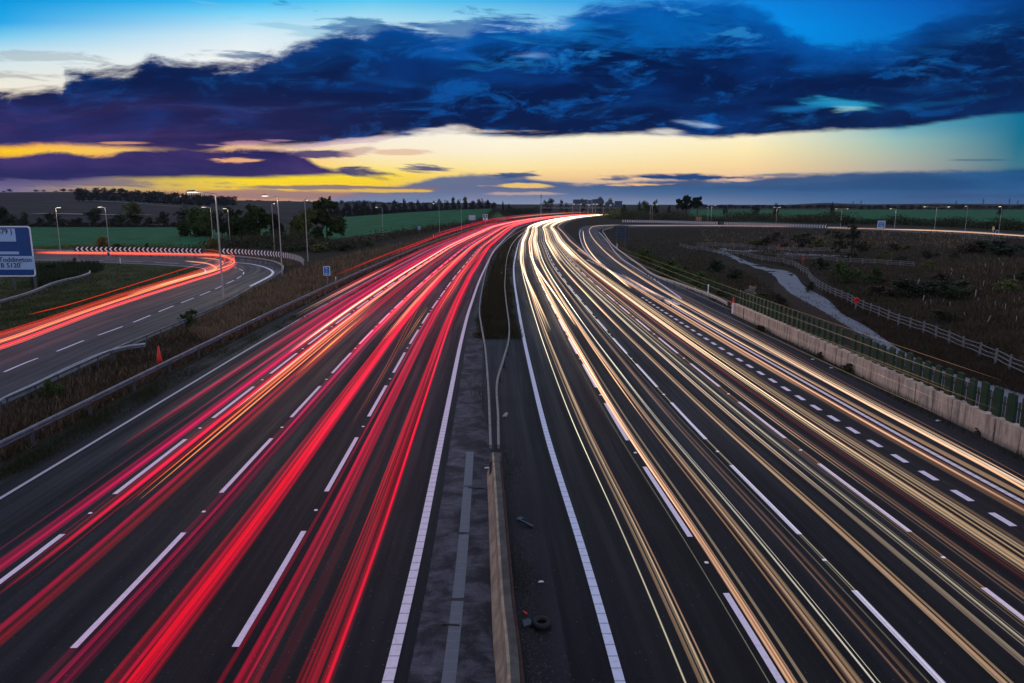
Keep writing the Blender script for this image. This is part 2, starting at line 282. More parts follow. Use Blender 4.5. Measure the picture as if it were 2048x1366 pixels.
# ------------------------------------------------------------------ object helpers
def tag(o, label=None, cat=None, group=None, kind=None):
    if label: o['label'] = label
    if cat: o['category'] = cat
    if group: o['group'] = group
    if kind: o['kind'] = kind
    return o
def empty(name, loc, label, cat, group=None, rz=0.):
    o = bpy.data.objects.new(name, None); C.objects.link(o); o.location = loc; o.rotation_euler[2] = rz; o.empty_display_size = .3
    return tag(o, label, cat, group)
def link(name, me, parent=None):
    o = bpy.data.objects.new(name, me); C.objects.link(o)
    if parent: o.parent = parent
    return o
class MB:
    def __init__(s): s.v = []; s.f = []; s.mi = []; s.uv = None
    def add(s, vs, fs, mi=0):
        b = len(s.v); s.v += [tuple(x) for x in vs]; s.f += [tuple(i + b for i in f) for f in fs]; s.mi += [mi] * len(fs); return s
    def box(s, x0, x1, y0, y1, z0, z1, mi=0):
        return s.add([(x0,y0,z0),(x1,y0,z0),(x1,y1,z0),(x0,y1,z0),(x0,y0,z1),(x1,y0,z1),(x1,y1,z1),(x0,y1,z1)],
                     [(0,3,2,1),(4,5,6,7),(0,1,5,4),(1,2,6,5),(2,3,7,6),(3,0,4,7)], mi)
    def tube(s, pts, r, n=6, mi=0, cap=True):
        pts = [Vector(p) for p in pts]; k = len(pts); rs = r if isinstance(r, (list, tuple)) else [r] * k
        b = len(s.v)
        for i, p in enumerate(pts):
            d = (pts[min(i + 1, k - 1)] - pts[max(i - 1, 0)]).normalized()
            a = d.cross(Vector((0, 0, 1)) if abs(d.z) < .95 else Vector((1, 0, 0))).normalized(); c = a.cross(d)
            for j in range(n):
                t = 2 * math.pi * (j + .5) / n; s.v.append(tuple(p + a * (rs[i] * math.cos(t)) + c * (rs[i] * math.sin(t))))
        for i in range(k - 1):
            for j in range(n):
                s.f.append((b + i * n + j, b + i * n + (j + 1) % n, b + (i + 1) * n + (j + 1) % n, b + (i + 1) * n + j)); s.mi.append(mi)
        if cap:
            s.f.append(tuple(b + j for j in range(n))[::-1]); s.f.append(tuple(b + (k - 1) * n + j for j in range(n))); s.mi += [mi, mi]
        return s
    def sweep(s, pts, prof, mi=0, cap=True):        # profile (side, up) swept along a path
        pts = [Vector(p) for p in pts]; k = len(pts); n = len(prof); b = len(s.v)
        for i, p in enumerate(pts):
            d = pts[min(i + 1, k - 1)] - pts[max(i - 1, 0)]; d.z = 0; d.normalize(); a = Vector((d.y, -d.x, 0))
            for (x, z) in prof: s.v.append((p.x + a.x * x, p.y + a.y * x, p.z + z))
        for i in range(k - 1):
            for j in range(n):
                s.f.append((b + i * n + j, b + i * n + (j + 1) % n, b + (i + 1) * n + (j + 1) % n, b + (i + 1) * n + j)); s.mi.append(mi)
        if cap: s.f.append(tuple(b + j for j in range(n))[::-1]); s.f.append(tuple(b + (k - 1) * n + j for j in range(n))); s.mi += [mi, mi]
        return s
    def mesh(s, name, mats, smooth=False):
        me = bpy.data.meshes.new(name); me.from_pydata(s.v, [], s.f); 
        for m in (mats if isinstance(mats, (list, tuple)) else [mats]): me.materials.append(m)
        me.polygons.foreach_set('material_index', s.mi)
        if smooth: me.polygons.foreach_set('use_smooth', [True] * len(s.f))
        me.update(); return me
    def obj(s, name, mats, parent=None, smooth=False):
        return link(name, s.mesh(name, mats, smooth), parent)
def npmesh(name, v, f, m, nv=3):
    me = bpy.data.meshes.new(name); me.vertices.add(len(v)); me.vertices.foreach_set('co', np.asarray(v, np.float32).ravel())
    me.loops.add(f.size); me.loops.foreach_set('vertex_index', f.astype(np.int32).ravel())
    me.polygons.add(len(f)); me.polygons.foreach_set('loop_start', np.arange(0, f.size, nv, dtype=np.int32))
    me.polygons.foreach_set('loop_total', np.full(len(f), nv, np.int32)); me.materials.append(m); me.update(); me.validate(); return me
# ------------------------------------------------------------------ road alignment from the two median edge lines
def smooth_line(px):
    p = [P(x, y) for x, y in px]; return [(a[0], a[1]) for a in p]
LRp = smooth_line([(775,1366),(817,1200),(848,1050),(882,880),(920,690),(936,626),(959,559),(987,501),(1016,471)]) 
RLp = smooth_line([(1240,1366),(1198,1210),(1175,1130),(1140,1020),(1110,930),(1085,840),(1066,760),(1050,690),(1038,626),(1028,562),(1027,530),(1037,485),(1047,470)])
far = [(330,2.5),(415,12.5),(480,22),(540,32),(600,45),(680,66),(790,104),(900,150),(1000,200)]
Yg = np.arange(4, 1000, 1.0)
def fit(pts, extra):
    pts = sorted(pts + extra, key=lambda q: q[1]); ys = [p[1] for p in pts]; xs = [p[0] for p in pts]
    s0 = (xs[1] - xs[0]) / (ys[1] - ys[0]); ys = [0] + ys; xs = [xs[0] - s0 * ys[1]] + xs
    g = np.interp(Yg, ys, xs)
    for (y0, wd) in ((0, 9), (60, 25), (180, 61), (300, 91)):
        k = np.ones(wd) / wd; pad = wd // 2; e = np.concatenate([2 * g[0] - g[pad:0:-1], g, 2 * g[-1] - g[-2:-pad - 2:-1]])
        sm = np.convolve(e, k, 'valid'); wgt = np.clip((Yg - y0) / 40, 0, 1) if y0 else 1.; g = g * (1 - wgt) + sm * wgt
    return g
GL = fit(LRp, [(x, y) for y, x in far]); GR = fit(RLp, [(x + 4.0, y) for y, x in far])
def ref(side, Y, off=0.):
    g = GL if side == 'L' else GR
    x = np.interp(Y, Yg, g); d = np.interp(Y + 2, Yg, g) - np.interp(Y - 2, Yg, g); n = math.hypot(4, d)
    return float(x + off * 4 / n), float(Y - off * d / n)
def steps(y0, y1, k=.03, mn=1.0):
    ys = [y0]
    while ys[-1] < y1: ys.append(min(y1, ys[-1] + max(mn, ys[-1] * k)))
    return ys
def set_uv(me, uvs):
    l = me.uv_layers.new(name='uv'); vi = np.empty(len(me.loops), np.int32); me.loops.foreach_get('vertex_index', vi)
    l.data.foreach_set('uv', np.asarray(uvs, np.float32)[vi].ravel())
def strip(name, A, B, z, m, ua=None, kind='structure', cross=1, parent=None):   # sheet between two matched polylines
    v = []; uv = []; f = []; s = 0
    for i, (a, b) in enumerate(zip(A, B)):
        if i: s += math.hypot((a[0] + b[0] - A[i-1][0] - B[i-1][0]) / 2, (a[1] + b[1] - A[i-1][1] - B[i-1][1]) / 2)
        for k in range(cross + 1):
            t = k / cross; v.append((a[0] + (b[0] - a[0]) * t, a[1] + (b[1] - a[1]) * t, z if not callable(z) else z(a[0] + (b[0] - a[0]) * t, a[1] + (b[1] - a[1]) * t)))
            u0, u1 = ua or (0, math.hypot(a[0] - b[0], a[1] - b[1])); uv.append((u0 + (u1 - u0) * t, s))
    n = cross + 1
    for i in range(len(A) - 1):
        for k in range(cross): f.append((i * n + k, i * n + k + 1, (i + 1) * n + k + 1, (i + 1) * n + k))
    me = bpy.data.meshes.new(name); me.from_pydata(v, [], f); me.materials.append(m); set_uv(me, uv); me.update()
    o = link(name, me, parent)
    if kind: o['kind'] = kind
    return o
def ribbon(name, side, o0, o1, y0, y1, z, m, **kw):
    ys = steps(y0, y1); return strip(name, [ref(side, y, o0) for y in ys], [ref(side, y, o1) for y in ys], z, m, (o0, o1), **kw)
def dashes(name, side, off, wd, y0, y1, mod, ln, m, z=.032):
    v = []; uv = []; f = []; y = y0
    while y < y1:
        sub = [y + ln * q / 3 for q in range(4)]
        for i, q in enumerate(sub):
            v += [ref(side, q, off - wd / 2) + (z,), ref(side, q, off + wd / 2) + (z,)]; uv += [(0, q), (wd, q)]
            if i < 3: b = len(v) - 2; f.append((b, b + 1, b + 3, b + 2))
        y += mod
    me = bpy.data.meshes.new(name); me.from_pydata(v, [], f); me.materials.append(m); set_uv(me, uv); me.update()
    return tag(link(name, me), kind='structure')
def resamp(p, n):
    p = [Vector((q[0], q[1], 0)) for q in p]; L = [0]
    for a, b in zip(p, p[1:]): L.append(L[-1] + (b - a).length)
    t = np.linspace(0, L[-1], n); return [(float(np.interp(q, L, [a.x for a in p])), float(np.interp(q, L, [a.y for a in p]))) for q in t]
def cat(p, n=8):                                    # Catmull-Rom through points
    p = [Vector(q) for q in p]; p = [2 * p[0] - p[1]] + p + [2 * p[-1] - p[-2]]; out = []
    for i in range(1, len(p) - 2):
        for k in range(n):
            t = k / n; a, b, c, d = p[i-1], p[i], p[i+1], p[i+2]
            out.append(.5 * ((2 * b) + (c - a) * t + (2*a - 5*b + 4*c - d) * t * t + (3*b - a - 3*c + d) * t ** 3))
    out.append(p[-2]); return [tuple(q) for q in out]
def G(px, z=0., n=6): return cat([P(x, y, z) for x, y in px], n)
# ------------------------------------------------------------------ terrain
KY = [0,150,210,300,340,400,520,600,800,1100,1500,2200,3500,6000]
def zt(y, Y): return HC - (y - 410) * Y / 1483
def prof_left(H, foot=340):
    z = zt(H, 1500); return [0 if Y <= foot else (z * (Y - foot) / (1500 - foot) if Y <= 1500 else z - 10) for Y in KY]
def prof_mid(yc, Yl):
    c = zt(yc, 520); return [0 if Y <= Yl else c * (Y - Yl) / (520 - Yl) if Y <= 520 else (c - 4 if Y <= 800 else c - 4 + (zt(405, 1500) - c + 4) * min(1, (Y - 800) / 700)) for Y in KY]
def prof_right(h): return [0 if Y <= 800 else float(np.interp(Y, [800,1100,1500,2200,3500,6000], [0,3.5,4.5,9,zt(h,3500),zt(h,3500)])) for Y in KY]
KX = [(-1500,prof_left(386)),(0,prof_left(384)),(150,prof_left(383)),(250,prof_left(385)),(300,prof_left(389)),(400,prof_left(396)),(470,prof_left(400)),(600,prof_left(402)),
      (640,prof_mid(437,200)),(800,prof_mid(425,270)),(900,prof_mid(419,330)),(985,prof_mid(416,430)),(1018,prof_right(408)),(1400,prof_right(409)),(1570,prof_right(409)),(1650,prof_right(405)),(1740,prof_right(408)),(1880,prof_right(406.5)),(2048,prof_right(408)),(3500,prof_right(407))]
KXx = np.array([k[0] for k in KX], float); KXt = np.array([k[1] for k in KX], float)
slipE = [P(x, y) for x, y in [(1194,457),(1216,479),(1238,501),(1277,529),(1308,551),(1359,569),(1425,593),(1462,612)]]
sE = sorted([(p[1], p[0]) for p in slipE] + [(0, 20.6), (62, 20.6)])
seY = np.array([p[0] for p in sE]); seX = np.array([p[1] for p in sE])
loopI = sorted([(P(x, y)[0], P(x, y)[1]) for x, y in [(1200,460),(1230,456),(1400,455),(1560,457),(1700,461),(1850,467),(1950,472),(2048,480),(2400,500)]])
liX = np.array([p[0] for p in loopI]); liY = np.array([p[1] for p in loopI])
fenceT = [(1618,543),(1634,558),(1662,573),(1696,586),(1722,600),(1795,627),(1859,648),(1919,670),(1988,695),(2048,722),(2200,775)]
fnP = sorted([(P(x, y, -1.2)[1], P(x, y, -1.2)[0]) for x, y in fenceT]); fnY = np.array([0] + [p[0] for p in fnP]); fnX = np.array([fnP[0][1]] + [p[1] for p in fnP])
def sst(x): x = np.clip(x, 0, 1); return x * x * (3 - 2 * x)
def hnoise(X, Y):
    return (np.sin(X * .31 + 1.3 * np.sin(Y * .17)) * np.cos(Y * .23 + .7 * np.sin(X * .11)) + .5 * np.sin(X * .83 + Y * .59) * np.sin(Y * .71 - X * .2))
def TZ(X, Y):
    X = np.asarray(X, float); Y = np.asarray(Y, float); Ys = np.maximum(Y, 1.)
    xp = 1024 + 1454 * X / Ys; xp = np.clip(xp, -1500, 3500)
    ix = np.clip(np.searchsorted(KXx, xp) - 1, 0, len(KXx) - 2); tx = (xp - KXx[ix]) / (KXx[ix + 1] - KXx[ix])
    KYa = np.array(KY, float); Yc = np.clip(Ys, 0, 5999); iy = np.clip(np.searchsorted(KYa, Yc, side='right') - 1, 0, len(KY) - 2); ty = (Yc - KYa[iy]) / (KYa[iy + 1] - KYa[iy])
    z = (KXt[ix, iy] * (1 - ty) + KXt[ix, iy + 1] * ty) * (1 - tx) + (KXt[ix + 1, iy] * (1 - ty) + KXt[ix + 1, iy + 1] * ty) * tx
    d1 = X - np.interp(Ys, seY, seX) - 1.2; d2 = np.interp(X, liX, liY) - Y - 1.5
    hol = sst(d1 / 6) * sst(d2 / 45)
    fx = np.interp(Ys, fnY, fnX); bank = np.where(Ys < 135, np.clip((X - fx - 2) * .085, 0, 4.0), np.clip((X - 62) * .03, 0, 2.2)); w_ = sst((Ys - 110) / 40)
    bank = np.clip((X - fx - 2) * .085, 0, 4.0) * (1 - w_) + np.clip((X - 75) * .03, 0, 2.2) * w_
    z = z + hol * (-2.8 + bank + .25 * hnoise(X, Y) * sst((d1 - 8) / 10) * np.where((Ys > 130), 1, sst((X - fx) / 4)))
    return z - .06
def hit(px, py, Y0=20, Y1=6000):
    Y = Y0
    while Y < Y1:
        q = Q(px, py, Y)
        if q[2] <= float(TZ(q[0], q[1])): return (q[0], q[1], float(TZ(q[0], q[1])))
        Y *= 1.004
    return (q[0], q[1], q[2])
us = np.concatenate([np.linspace(-2.6, -.9, 60)[:-1], np.linspace(-.9, .9, 420), np.linspace(.9, 2.6, 60)[1:]])
ds = [1.0]
while ds[-1] < 6000: ds.append(ds[-1] + max(.7, ds[-1] * .0125))
ds = np.array(ds); UU, DD = np.meshgrid(us, ds); XX = UU * DD; ZZ = TZ(XX, DD)
nu = len(us); nd = len(ds); tv = np.stack([XX.ravel(), DD.ravel(), ZZ.ravel()], 1)
ii, jj = np.meshgrid(np.arange(nd - 1), np.arange(nu - 1), indexing='ij'); a = (ii * nu + jj).ravel()
tf = np.stack([a, a + 1, a + nu + 1, a + nu], 1)
gm = bpy.data.materials.new('ground_cover'); gm.use_nodes = True; t = NT(gm.node_tree); b = t.N['Principled BSDF']; b.inputs['Roughness'].default_value = .95; b.inputs['Specular IOR Level'].default_value = .05
ge = t.n('ShaderNodeNewGeometry'); pos = ge.outputs['Position']
at = t.n('ShaderNodeAttribute'); at.attribute_name = 'zone'; sx = t.n('ShaderNodeSeparateColor'); t.L.new(at.outputs['Color'], sx.inputs[0])
na = t.noise(pos, .11, 6, .65); nb = t.noise(pos, 1.4, 6, .7); nf = t.noise(pos, 9., 4, .7)
rough_c = t.mix(t.sm(na, .38, .62), (.020, .015, .011), (.013, .018, .008)); rough_c = t.mix(t.sm(nb, .35, .7), rough_c, (.034, .026, .018)); rough_c = t.mix(t.sm(nf, .4, .7, 0., .7), rough_c, (.012, .012, .008))
sps = t.n('ShaderNodeSeparateXYZ'); t.L.new(pos, sps.inputs[0])
tram = t.m('SINE', t.m('ADD', t.m('MULTIPLY', t.m('ADD', sps.outputs[1], t.m('MULTIPLY', sps.outputs[0], .35)), .5), t.m('MULTIPLY', na, 5.)))
gf = t.mix(t.sm(tram, .2, 1., 0., .6), (.015, .098, .045), (.026, .135, .066)); gf = t.mix(t.sm(na, .40, .58), gf, (.018, .066, .024)); gf = t.mix(t.sm(nb, .4, .65, 0., .6), gf, (.022, .09, .04))
st = t.noise(t.xyz(t.m('MULTIPLY', sps.outputs[0], .004), t.m('MULTIPLY', sps.outputs[1], .02), 0.), 1., 4, .6)
pf = t.mix(t.sm(st, .42, .58), (.017, .018, .021), (.031, .029, .029)); pf = t.mix(t.sm(na, .4, .7, 0., .5), pf, (.014, .014, .018))
gr = t.mix(t.sm(na, .35, .6), (.040, .048, .018), (.026, .036, .014)); gr = t.mix(t.sm(nb, .4, .7), gr, (.060, .062, .026)); gr = t.mix(t.sm(nf, .45, .75, 0., .6), gr, (.018, .022, .010))
c = t.mix(sx.outputs[0], rough_c, gf); c = t.mix(sx.outputs[1], c, pf); c = t.mix(sx.outputs[2], c, gr)
t.L.new(c, b.inputs['Base Color'])
bp = t.n('ShaderNodeBump'); bp.inputs['Strength'].default_value = .6; bp.inputs['Distance'].default_value = .25; t.L.new(nb, bp.inputs['Height']); t.L.new(bp.outputs[0], b.inputs['Normal'])
gme = npmesh('ground', tv, tf, gm, 4)
xp = 1024 + 1454 * UU; zr = np.zeros((nd, nu)); zg = np.zeros((nd, nu)); zb = np.zeros((nd, nu))
Yl = np.interp(xp, [640,800,900,985], [205,275,335,435])
zr[(xp < 560) & (DD > 160) & (DD < 330)] = 1
zr[(xp > 560) & (xp < 655) & (DD > 190) & (DD < 300)] = 1
zr[(xp > 640) & (xp < 1012) & (DD > Yl) & (DD < 516)] = 1
zr[(xp > 1380) & (DD > 430) & (DD < 1100)] = 1
zg[(xp < 640) & (DD > 345) & (DD < 1450)] = 1; zg[(xp >= 640) & (xp < 1000) & (DD > 600)] = 1
isl = (XX < -18) & (DD < 140) & (DD > 55) & (xp < 430); zb[isl] = 1
ca_ = gme.color_attributes.new('zone', 'FLOAT_COLOR', 'POINT'); ca_.data.foreach_set('color', np.stack([zr.ravel(), zg.ravel(), zb.ravel(), np.ones(nd * nu)], 1).astype(np.float32).ravel())
gme.polygons.foreach_set('use_smooth', [True] * len(tf))
tag(link('ground', gme), kind='structure')
# ------------------------------------------------------------------ carriageways and markings
ribbon('left_carriageway', 'L', -16.6, .5, 5, 985, .012, M_roadL); ribbon('right_carriageway', 'R', -1.0, 15.9, 5, 985, .012, M_roadR)
ys = steps(5, 104); strip('right_hard_shoulder', [ref('R', y, 15.9) for y in ys], [(max(20.3, float(np.interp(y, seY, seX)) - .8), y) for y in ys], .008, M_res)
ys = steps(5, 985); strip('central_reserve', [ref('L', y, .5) for y in ys if y < 66], [ref('R', y, -1.0) for y in ys if y < 66], .008, M_res, cross=4)
ys = [y for y in steps(5, 985) if y < 58]; strip('stained_concrete_strip', [ref('L', y, .42) for y in ys], [(float(np.interp(y, [5, 13, 28, 34, 50, 60], [-.1, -.1, -.75, -1.5, -2.1, -2.2])), y) for y in ys], .016, M_stain)
ribbon('reserve_edge', 'L', .5, 1.15, 62, 985, .010, M_res)
ribbon('edge_line', 'L', -.11, .13, 5, 980, .034, M_rib); ribbon('edge_line', 'R', -.11, .11, 5, 980, .034, M_ribB)
ribbon('edge_line', 'L', -14.67, -14.52, 5, 980, .034, M_paint2); ribbon('edge_line', 'R', 15.2, 15.4, 5, 84, .034, M_rib)
for k in (1, 2, 3): dashes('lane_line', 'L', -3.63 * k, .16 if k < 3 else .17, 5.6, 560, 9.0, 5.9, M_paint)
for k in (1, 2, 3): dashes('lane_line', 'R', 3.36 * k + (.08 if k == 3 else 0), .16, 1.85, 560, 9.0, 5.85, M_paint)
dashes('merge_line', 'R', 13.62, .24, 8.9, 76, 1.86, .95, M_paint)
ribbon('kerb_strip', 'R', 16.35, 16.6, 5, 75, .05, M_wall)
dashes('drain_channel', 'L', 1.28, .30, 5.5, 27.5, 3.7, 3.55, paint_mat('channel_cover', (.065, .075, .095, 1), .37), z=.022)
# ------------------------------------------------------------------ left loop road
LO = [(-500,1010),(0,800),(116,748),(219,700),(331,652),(448,603),(505,573),(545,552),(562,540),(556,530),(530,523),(480,517),(400,513),(300,509),(200,506),(100,504),(0,503),(-500,501)]
LI = [(-500,830),(0,672),(100,640),(200,610),(280,587),(350,568),(390,556),(408,547),(411,541),(403,536.5),(385,534),(350,531.5),(300,528.5),(230,525.5),(160,523),(80,521),(0,519.5),(-500,518)]
A_ = resamp(G(LO), 160); B_ = resamp(G(LI), 160)
strip('loop_road', A_, B_, .012, M_slip, cross=3)
def pline(name, px, wd, m, z=.034, dash=None, zf=None):
    p = G(px, 0, 8); L = [0]
    for a, b in zip(p, p[1:]): L.append(L[-1] + math.dist(a, b))
    f = lambda s: (float(np.interp(s, L, [q[0] for q in p])), float(np.interp(s, L, [q[1] for q in p])))
    v = []; uv = []; fs = []; s0 = 0; mod, ln = dash or (L[-1], L[-1])
    while s0 < L[-1] - .1:
        n = max(2, int(min(ln, L[-1] - s0) / 1.2)); ss = [s0 + min(ln, L[-1] - s0) * i / n for i in range(n + 1)]
        for i, s in enumerate(ss):
            a, b = f(max(0, s - .2)), f(min(L[-1], s + .2)); c = f(s); d = math.dist(a, b) or 1; nx, ny = (b[1] - a[1]) / d, -(b[0] - a[0]) / d
            v += [(c[0] - nx * wd / 2, c[1] - ny * wd / 2, z), (c[0] + nx * wd / 2, c[1] + ny * wd / 2, z)]; uv += [(0, s), (wd, s)]
            if i: k = len(v) - 4; fs.append((k, k + 1, k + 3, k + 2))
        s0 += mod
    me = bpy.data.meshes.new(name); me.from_pydata(v, [], fs); me.materials.append(m); set_uv(me, uv); me.update(); return tag(link(name, me), kind='structure')
pline('loop_lane_line', [(8,745),(60,723),(115,703),(175,679),(255,650),(325,621),(381,599),(425,581),(455,567),(475,557),(487,548),(484,541),(470,535)], .16, M_paint, dash=(6.2, 4.0))
pline('loop_lane_line', [(60,519.5),(160,520.5),(260,523),(350,527),(400,530)], .2, M_paint, dash=(9, 6))
pline('loop_edge_line', [(430,523.5),(462,525),(500,528),(530,535),(545,543),(543,550),(530,558),(500,573)], .35, M_paint)
pline('loop_edge_line', [(409,546),(411,541),(404,537),(385,534.5),(350,532),(300,529),(230,526),(160,523.6),(80,521.6),(0,520)], .18, M_paint)
# ------------------------------------------------------------------ slip road and loop on the right
SO = [(1345,592),(1290,567),(1230,541),(1183,514),(1163,487),(1157,466),(1160,457),(1176,451.5),(1240,449),(1400,449),(1560,450.5),(1700,453.5),(1850,458.5),(1950,462),(2048,468.5),(2500,500)]
SI = [(1420,596),(1356,570),(1306,552),(1245,512),(1216,482),(1199,465),(1199,460),(1215,456.5),(1245,455),(1400,454),(1560,456),(1700,460),(1850,466),(1950,471),(2048,479),(2500,512)]
SA, SB = [], []
for q in range(len(SO)):
    SA.append(P(*SO[q])); SB.append(P(*SI[q]))
strip('slip_road', [p[:2] for p in cat(SA, 8)], [p[:2] for p in cat(SB, 8)], .018, M_slip, cross=2)
pline('slip_edge_line', [(1363,598),(1308,559),(1238,513),(1214,482),(1198,464)], .2, M_paint, z=.04)
pline('slip_edge_line', [(1240,558),(1183,515),(1164,488),(1159,467),(1162,459)], .2, M_paint, z=.04)
for k in range(16):                       # gore hatching
    t_ = k / 15; x0, y0 = 1188 + 150 * t_, 519 + 76 * t_; pline('gore_hatch', [(x0 - 14, y0 + 1), (x0 + 12 + 8 * t_, y0 + 12 + 3 * t_)], .35, M_paint, z=.038)
# concrete service path in the hollow
zp = lambda x, y: float(TZ(x, y)) + .05
def GZ(px):
    return [hit(x, y)[:2] for x, y in px]
M_path = paint_mat('pale_concrete_path', (.080, .090, .105, 1), 6.)
PA = GZ([(2048,915),(1960,830),(1850,760),(1760,705),(1690,665),(1630,630),(1585,598),(1560,570),(1545,552),(1500,532),(1455,512),(1425,502)])
PB = GZ([(2200,860),(2048,790),(1880,740),(1792,695),(1732,654),(1685,629),(1655,600),(1608,573),(1585,548),(1530,535),(1478,516),(1446,502)])
strip('service_path', [p[:2] for p in cat([q + (0,) for q in PA], 5)], [p[:2] for p in cat([q + (0,) for q in PB], 5)], zp, M_path, cross=4)
PA = GZ([(1425,505),(1418,500),(1420,497),(1430,495.5)]); PB = GZ([(1450,505),(1446,501),(1442,498),(1440,496)])
PA = GZ([(1425,504),(1440,497)]); PB = GZ([(1450,503),(1455,497)])
strip('service_path_end', PA, PB, zp, M_path)
PA = GZ([(1160+280,497),(1500,500),(1600,508),(1700,512)]); PB = GZ([(1440,502),(1500,505),(1600,513),(1700,517)])
strip('cross_path', PA, PB, zp, M_path, cross=2)
for px in ([(90,404),(125,403),(170,402),(250,405.5),(360,414)], [(66,429),(100,428.5),(170,430),(235,431),(300,431.5)]):
    hp = [hit(x, y) for x, y in px]; hp = cat(hp, 6); strip('farm_track', [(p[0], p[1] - 5) for p in hp], [(p[0], p[1] + 5) for p in hp], lambda x, y: float(TZ(x, y)) + .5, mat('pale_track', (.13, .12, .11), .9))
# ------------------------------------------------------------------ safety barriers, walls, fences
WB = [(-.03,.48),(.03,.50),(.06,.56),(.06,.60),(.0,.64),(.06,.68),(.06,.72),(.03,.78),(-.03,.80),(-.06,.78),(-.03,.64),(-.06,.50)]
WBr = [(-x, z) for x, z in WB][::-1]
def barrier(pts, label, group, prof=WB, m=None, every=2.4, posts=95, pz=.72, mpost=None, box=.06, top=0.):
    pts = [tuple(p) for p in pts]; x0 = pts[0]
    root = empty('safety_barrier', (x0[0], x0[1], 0), label, 'crash barrier', group)
    loc = [(p[0] - x0[0], p[1] - x0[1], 0) for p in pts]
    MB().sweep(loc, [(a, b + top) for a, b in prof]).obj('rail', m or M_galv, root)
    L = [0]
    for a, b in zip(loc, loc[1:]): L.append(L[-1] + math.dist(a, b))
    every = max(every, L[-1] / posts); s = every * .5; pm = MB().box(-box, box, -box, box, -.1, pz).mesh('post', mpost or M_galvd)
    while s < L[-1]:
        o = link('post', pm, root); o.location = (float(np.interp(s, L, [q[0] for q in loc])), float(np.interp(s, L, [q[1] for q in loc])), 0); s += every
    return root
g_b = 'steel safety barriers along the roads'
barrier([ref('L', y, -17.0) for y in steps(9, 420, .03, 1.5)], 'long grey steel barrier along the verge left of the red-streaked carriageway', g_b, m=mat('grey_barrier_steel', (.16, .17, .20), .5, .6, .3, 2.))
def med(px, z): return [q[:2] for q in cat([P(x, y, z) for x, y in px], 6)]
M_medrail = mat('weathered_median_rail', (.22, .20, .19), .6, .3, .4, 3.)
MP = [(-.05,.50),(.05,.50),(.05,.66),(-.05,.66)]
barrier(med([(981,892),(979,830),(976,766),(970,694),(962,647),(959,616),(965,575),(975,532),(988,504),(1007,485),(1030,468),(1062,450)], .6), 'box-beam barrier on the left side of the grassy central reserve', g_b, MP, M_medrail, 3.2, mpost=M_post, pz=.60)
barrier(med([(997,892),(996,830),(994,766),(1008,715),(1017,681),(1018,647),(1012,600),(1010,560),(1016,508),(1030,480),(1051,462),(1080,447)], .6), 'box-beam barrier on the right side of the grassy central reserve', g_b, MP, M_medrail, 3.2, mpost=M_post, pz=.60)
barrier(med([(0,806),(60,780),(116,753),(219,706),(331,658),(448,608),(510,573),(552,551),(566,540),(562,530),(535,521),(480,514),(400,510),(300,506),(200,503.5),(100,501.5),(0,500.5),(-300,499)], .6)[::-1], 'pale steel barrier curving round the outside of the loop road', g_b, WB, M_galv, 2.4)
barrier(med([(-60,850),(0,806),(75,770),(140,738),(200,712),(250,697),(291,691)], .62), 'short grey steel barrier ending in the verge beside the loop road', g_b, WB, M_galv, 2.4)
barrier(med([(-250,690),(-60,625),(0,604),(60,586),(110,566),(160,554),(178,547),(180,543)], .62), 'steel barrier on the grass in front of the big blue direction sign', g_b, WB, M_galv, 2.4)
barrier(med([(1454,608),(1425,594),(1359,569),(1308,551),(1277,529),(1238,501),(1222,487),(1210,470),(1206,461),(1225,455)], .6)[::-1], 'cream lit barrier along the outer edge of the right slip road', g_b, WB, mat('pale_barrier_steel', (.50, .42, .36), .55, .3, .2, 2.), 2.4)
barrier(med([(1155,500),(1185,519),(1250,562),(1310,592),(1345,607)], .6), 'short steel barrier on the gore between carriageway and slip road', g_b, WB, M_galv, 2.4)
# concrete barrier in the near median
cpts = [P(x, y, .85) for x, y in [(1030,1420),(1028,1366),(1013,1200),(1004,1080),(997,980),(991,905)]]; cpts = [(p[0], p[1] if i else 6., 0) for i, p in enumerate(cpts)]
root = empty('concrete_barrier', (0, 0, 0), 'weathered concrete barrier in the near median, its lit left face coloured sandy', 'crash barrier')
cp = cat(cpts, 6); rr = random.Random(3)
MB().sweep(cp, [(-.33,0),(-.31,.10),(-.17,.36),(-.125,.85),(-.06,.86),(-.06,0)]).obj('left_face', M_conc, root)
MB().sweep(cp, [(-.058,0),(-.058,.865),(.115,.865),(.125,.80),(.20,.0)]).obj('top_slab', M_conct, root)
MB().sweep([(p[0], p[1], 0) for p in cp], [(.205,0),(.14,.70),(.20,.70),(.27,0)]).obj('rusty_side_rail', mat('rusted_steel', (.07, .030, .022), .85, 0, .4, 5), root)
e = cp[-1]; MB().box(-.21, .21, -.7, .25, 0, .74).obj('end_block', M_conct, root).location = (e[0], e[1], 0)
